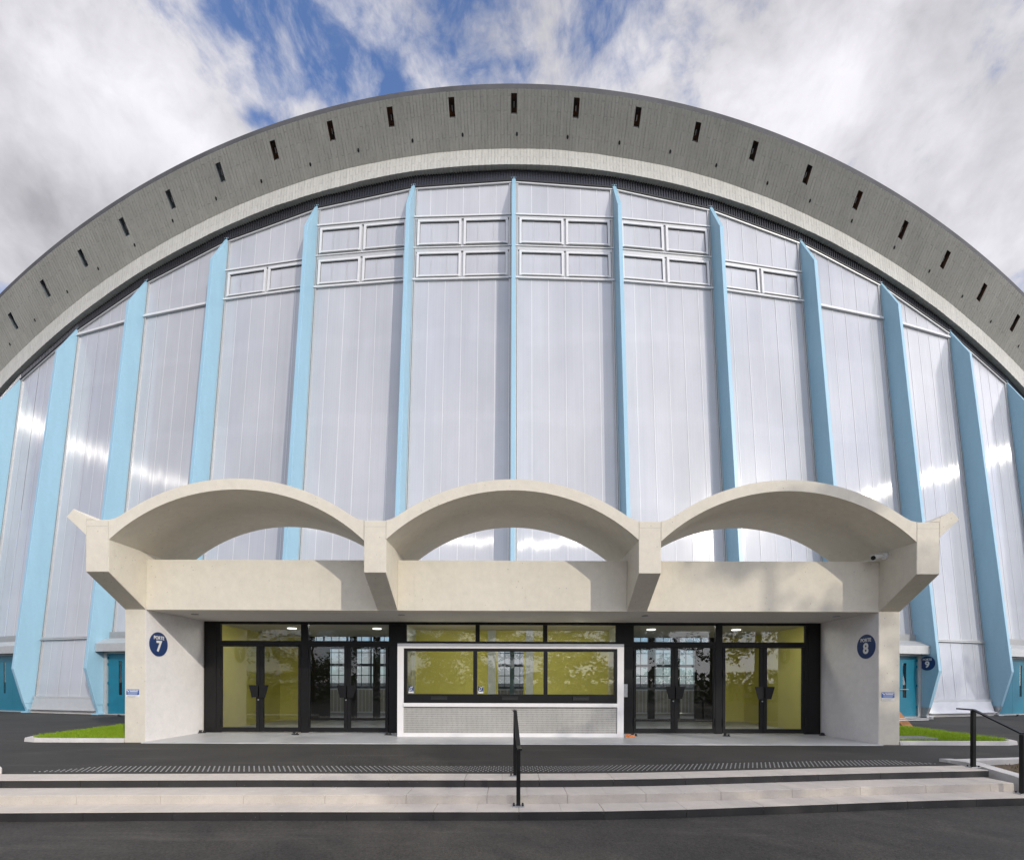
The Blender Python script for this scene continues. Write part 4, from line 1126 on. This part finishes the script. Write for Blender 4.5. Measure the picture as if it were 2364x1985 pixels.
# ------------------------------------------------------------------ trees behind the viewer (shade on the steps, mirrored in the glass)
def tree(x, y, h, cr, lab, low=.32, seed=0, n=4200, ls=.16):
    rn = random.Random(seed); t = thing('tree', lab, 'tree', (x, y, ZL), 'trees facing the entrance')
    tb = MB(); bend = [Vector((0, 0, -.2))]; p = Vector((0, 0, 0)); k = 7
    for i_ in range(1, k + 1):
        p = Vector((rn.uniform(-.1, .1) * i_ * .5, rn.uniform(-.1, .1) * i_ * .5, h * .82 * i_ / k)); bend.append(p)
    tb.tube(bend, [max(.03, .022 * h * (1 - .85 * i_ / k)) for i_ in range(k + 1)], 8)
    tips = []
    for j in range(16):
        i_ = rn.randint(2, k); s = bend[i_]; a = rn.uniform(0, 6.28); l = cr * rn.uniform(.55, 1.05) * (1 - .45 * (i_ - 2) / k)
        e_ = s + Vector((math.cos(a) * l, math.sin(a) * l, l * rn.uniform(.15, .75))); m_ = s.lerp(e_, .5) + Vector((rn.uniform(-.2, .2), rn.uniform(-.2, .2), -.1 * l))
        tb.tube([s, m_, e_], [.03 + .004 * h * (1 - i_ / (k + 1)), .025, .008], 5); tips += [m_, e_, s.lerp(e_, .75)]
        for _ in range(2):
            f_ = e_ + Vector((rn.uniform(-1, 1), rn.uniform(-1, 1), rn.uniform(-.3, .8))) * cr * .28; tb.tube([m_, f_], [.018, .006], 4); tips.append(f_)
    tb.build('trunk', [M['bark']], t)
    lf_ = MB()
    tips = [q for q in tips if q.z > h * low] or tips
    for _ in range(n):
        c = rn.choice(tips); q = c + Vector((rn.gauss(0, 1), rn.gauss(0, 1), rn.gauss(0, .7))) * cr * .13
        u = Vector((rn.uniform(-1, 1), rn.uniform(-1, 1), rn.uniform(-.6, .6))).normalized(); v_ = u.cross(Vector((rn.uniform(-1, 1), rn.uniform(-1, 1), rn.uniform(-1, 1)))).normalized()
        s = ls * rn.uniform(.6, 1.3)
        lf_.face([q - u * s, q + v_ * s * .5, q + u * s, q - v_ * s * .5])
    lf_.build('crown', [M['leaf']], t, fix=False)
TL = 'leafy tree mirrored dark in the entrance glass, standing across the forecourt'
for k, (x, y, h, cr, n) in enumerate(((-17, -16, 9.0, 3.4, 4200), (-11.5, -13, 7.0, 2.8, 4200), (-6.0, -15, 7.6, 3.0, 4200), (-1.2, -12, 6.6, 2.5, 4200), (4.0, -15, 8.6, 3.2, 4500),
                                      (9.6, -12.5, 9.2, 2.9, 4500), (15.2, -11.5, 14.6, 3.4, 3300), (19.2, -12.5, 15.8, 4.0, 3600), (23.8, -12.5, 18.8, 4.0, 4200), (28.2, -12.5, 21.4, 4.4, 4600), (-23, -14, 8.0, 3.2, 3500),
                                      (34, -12, 16.0, 4.4, 7000), (44, -12, 22.5, 4.6, 15000), (25.0, -13.0, 23.5, 2.5, 2600))):
    tree(x, y, h, cr, TL, .22, 40 + k, n)
hd = MB(); rn = random.Random(5)
for _ in range(9000):
    x = rn.uniform(-32, 34); y = -17.5 + rn.gauss(0, .8); top = 2.6 + .9 * noise.noise(Vector((x * .25, 0, 2))); z = ZL + rn.uniform(0, 1) * top
    q = Vector((x, y, z)); u = Vector((rn.uniform(-1, 1), rn.uniform(-1, 1), rn.uniform(-.8, .8))).normalized(); v_ = u.cross(Vector((rn.uniform(-1, 1), rn.uniform(-1, 1), rn.uniform(-1, 1)))).normalized(); s = .26 * rn.uniform(.6, 1.3)
    hd.face([q - u * s, q + v_ * s * .5, q + u * s, q - v_ * s * .5])
tag(hd.build('shrubbery', [M['leaf']], None, fix=False), 'dark unclipped hedge mirrored low in the entrance glass', 'hedge', kind='stuff')
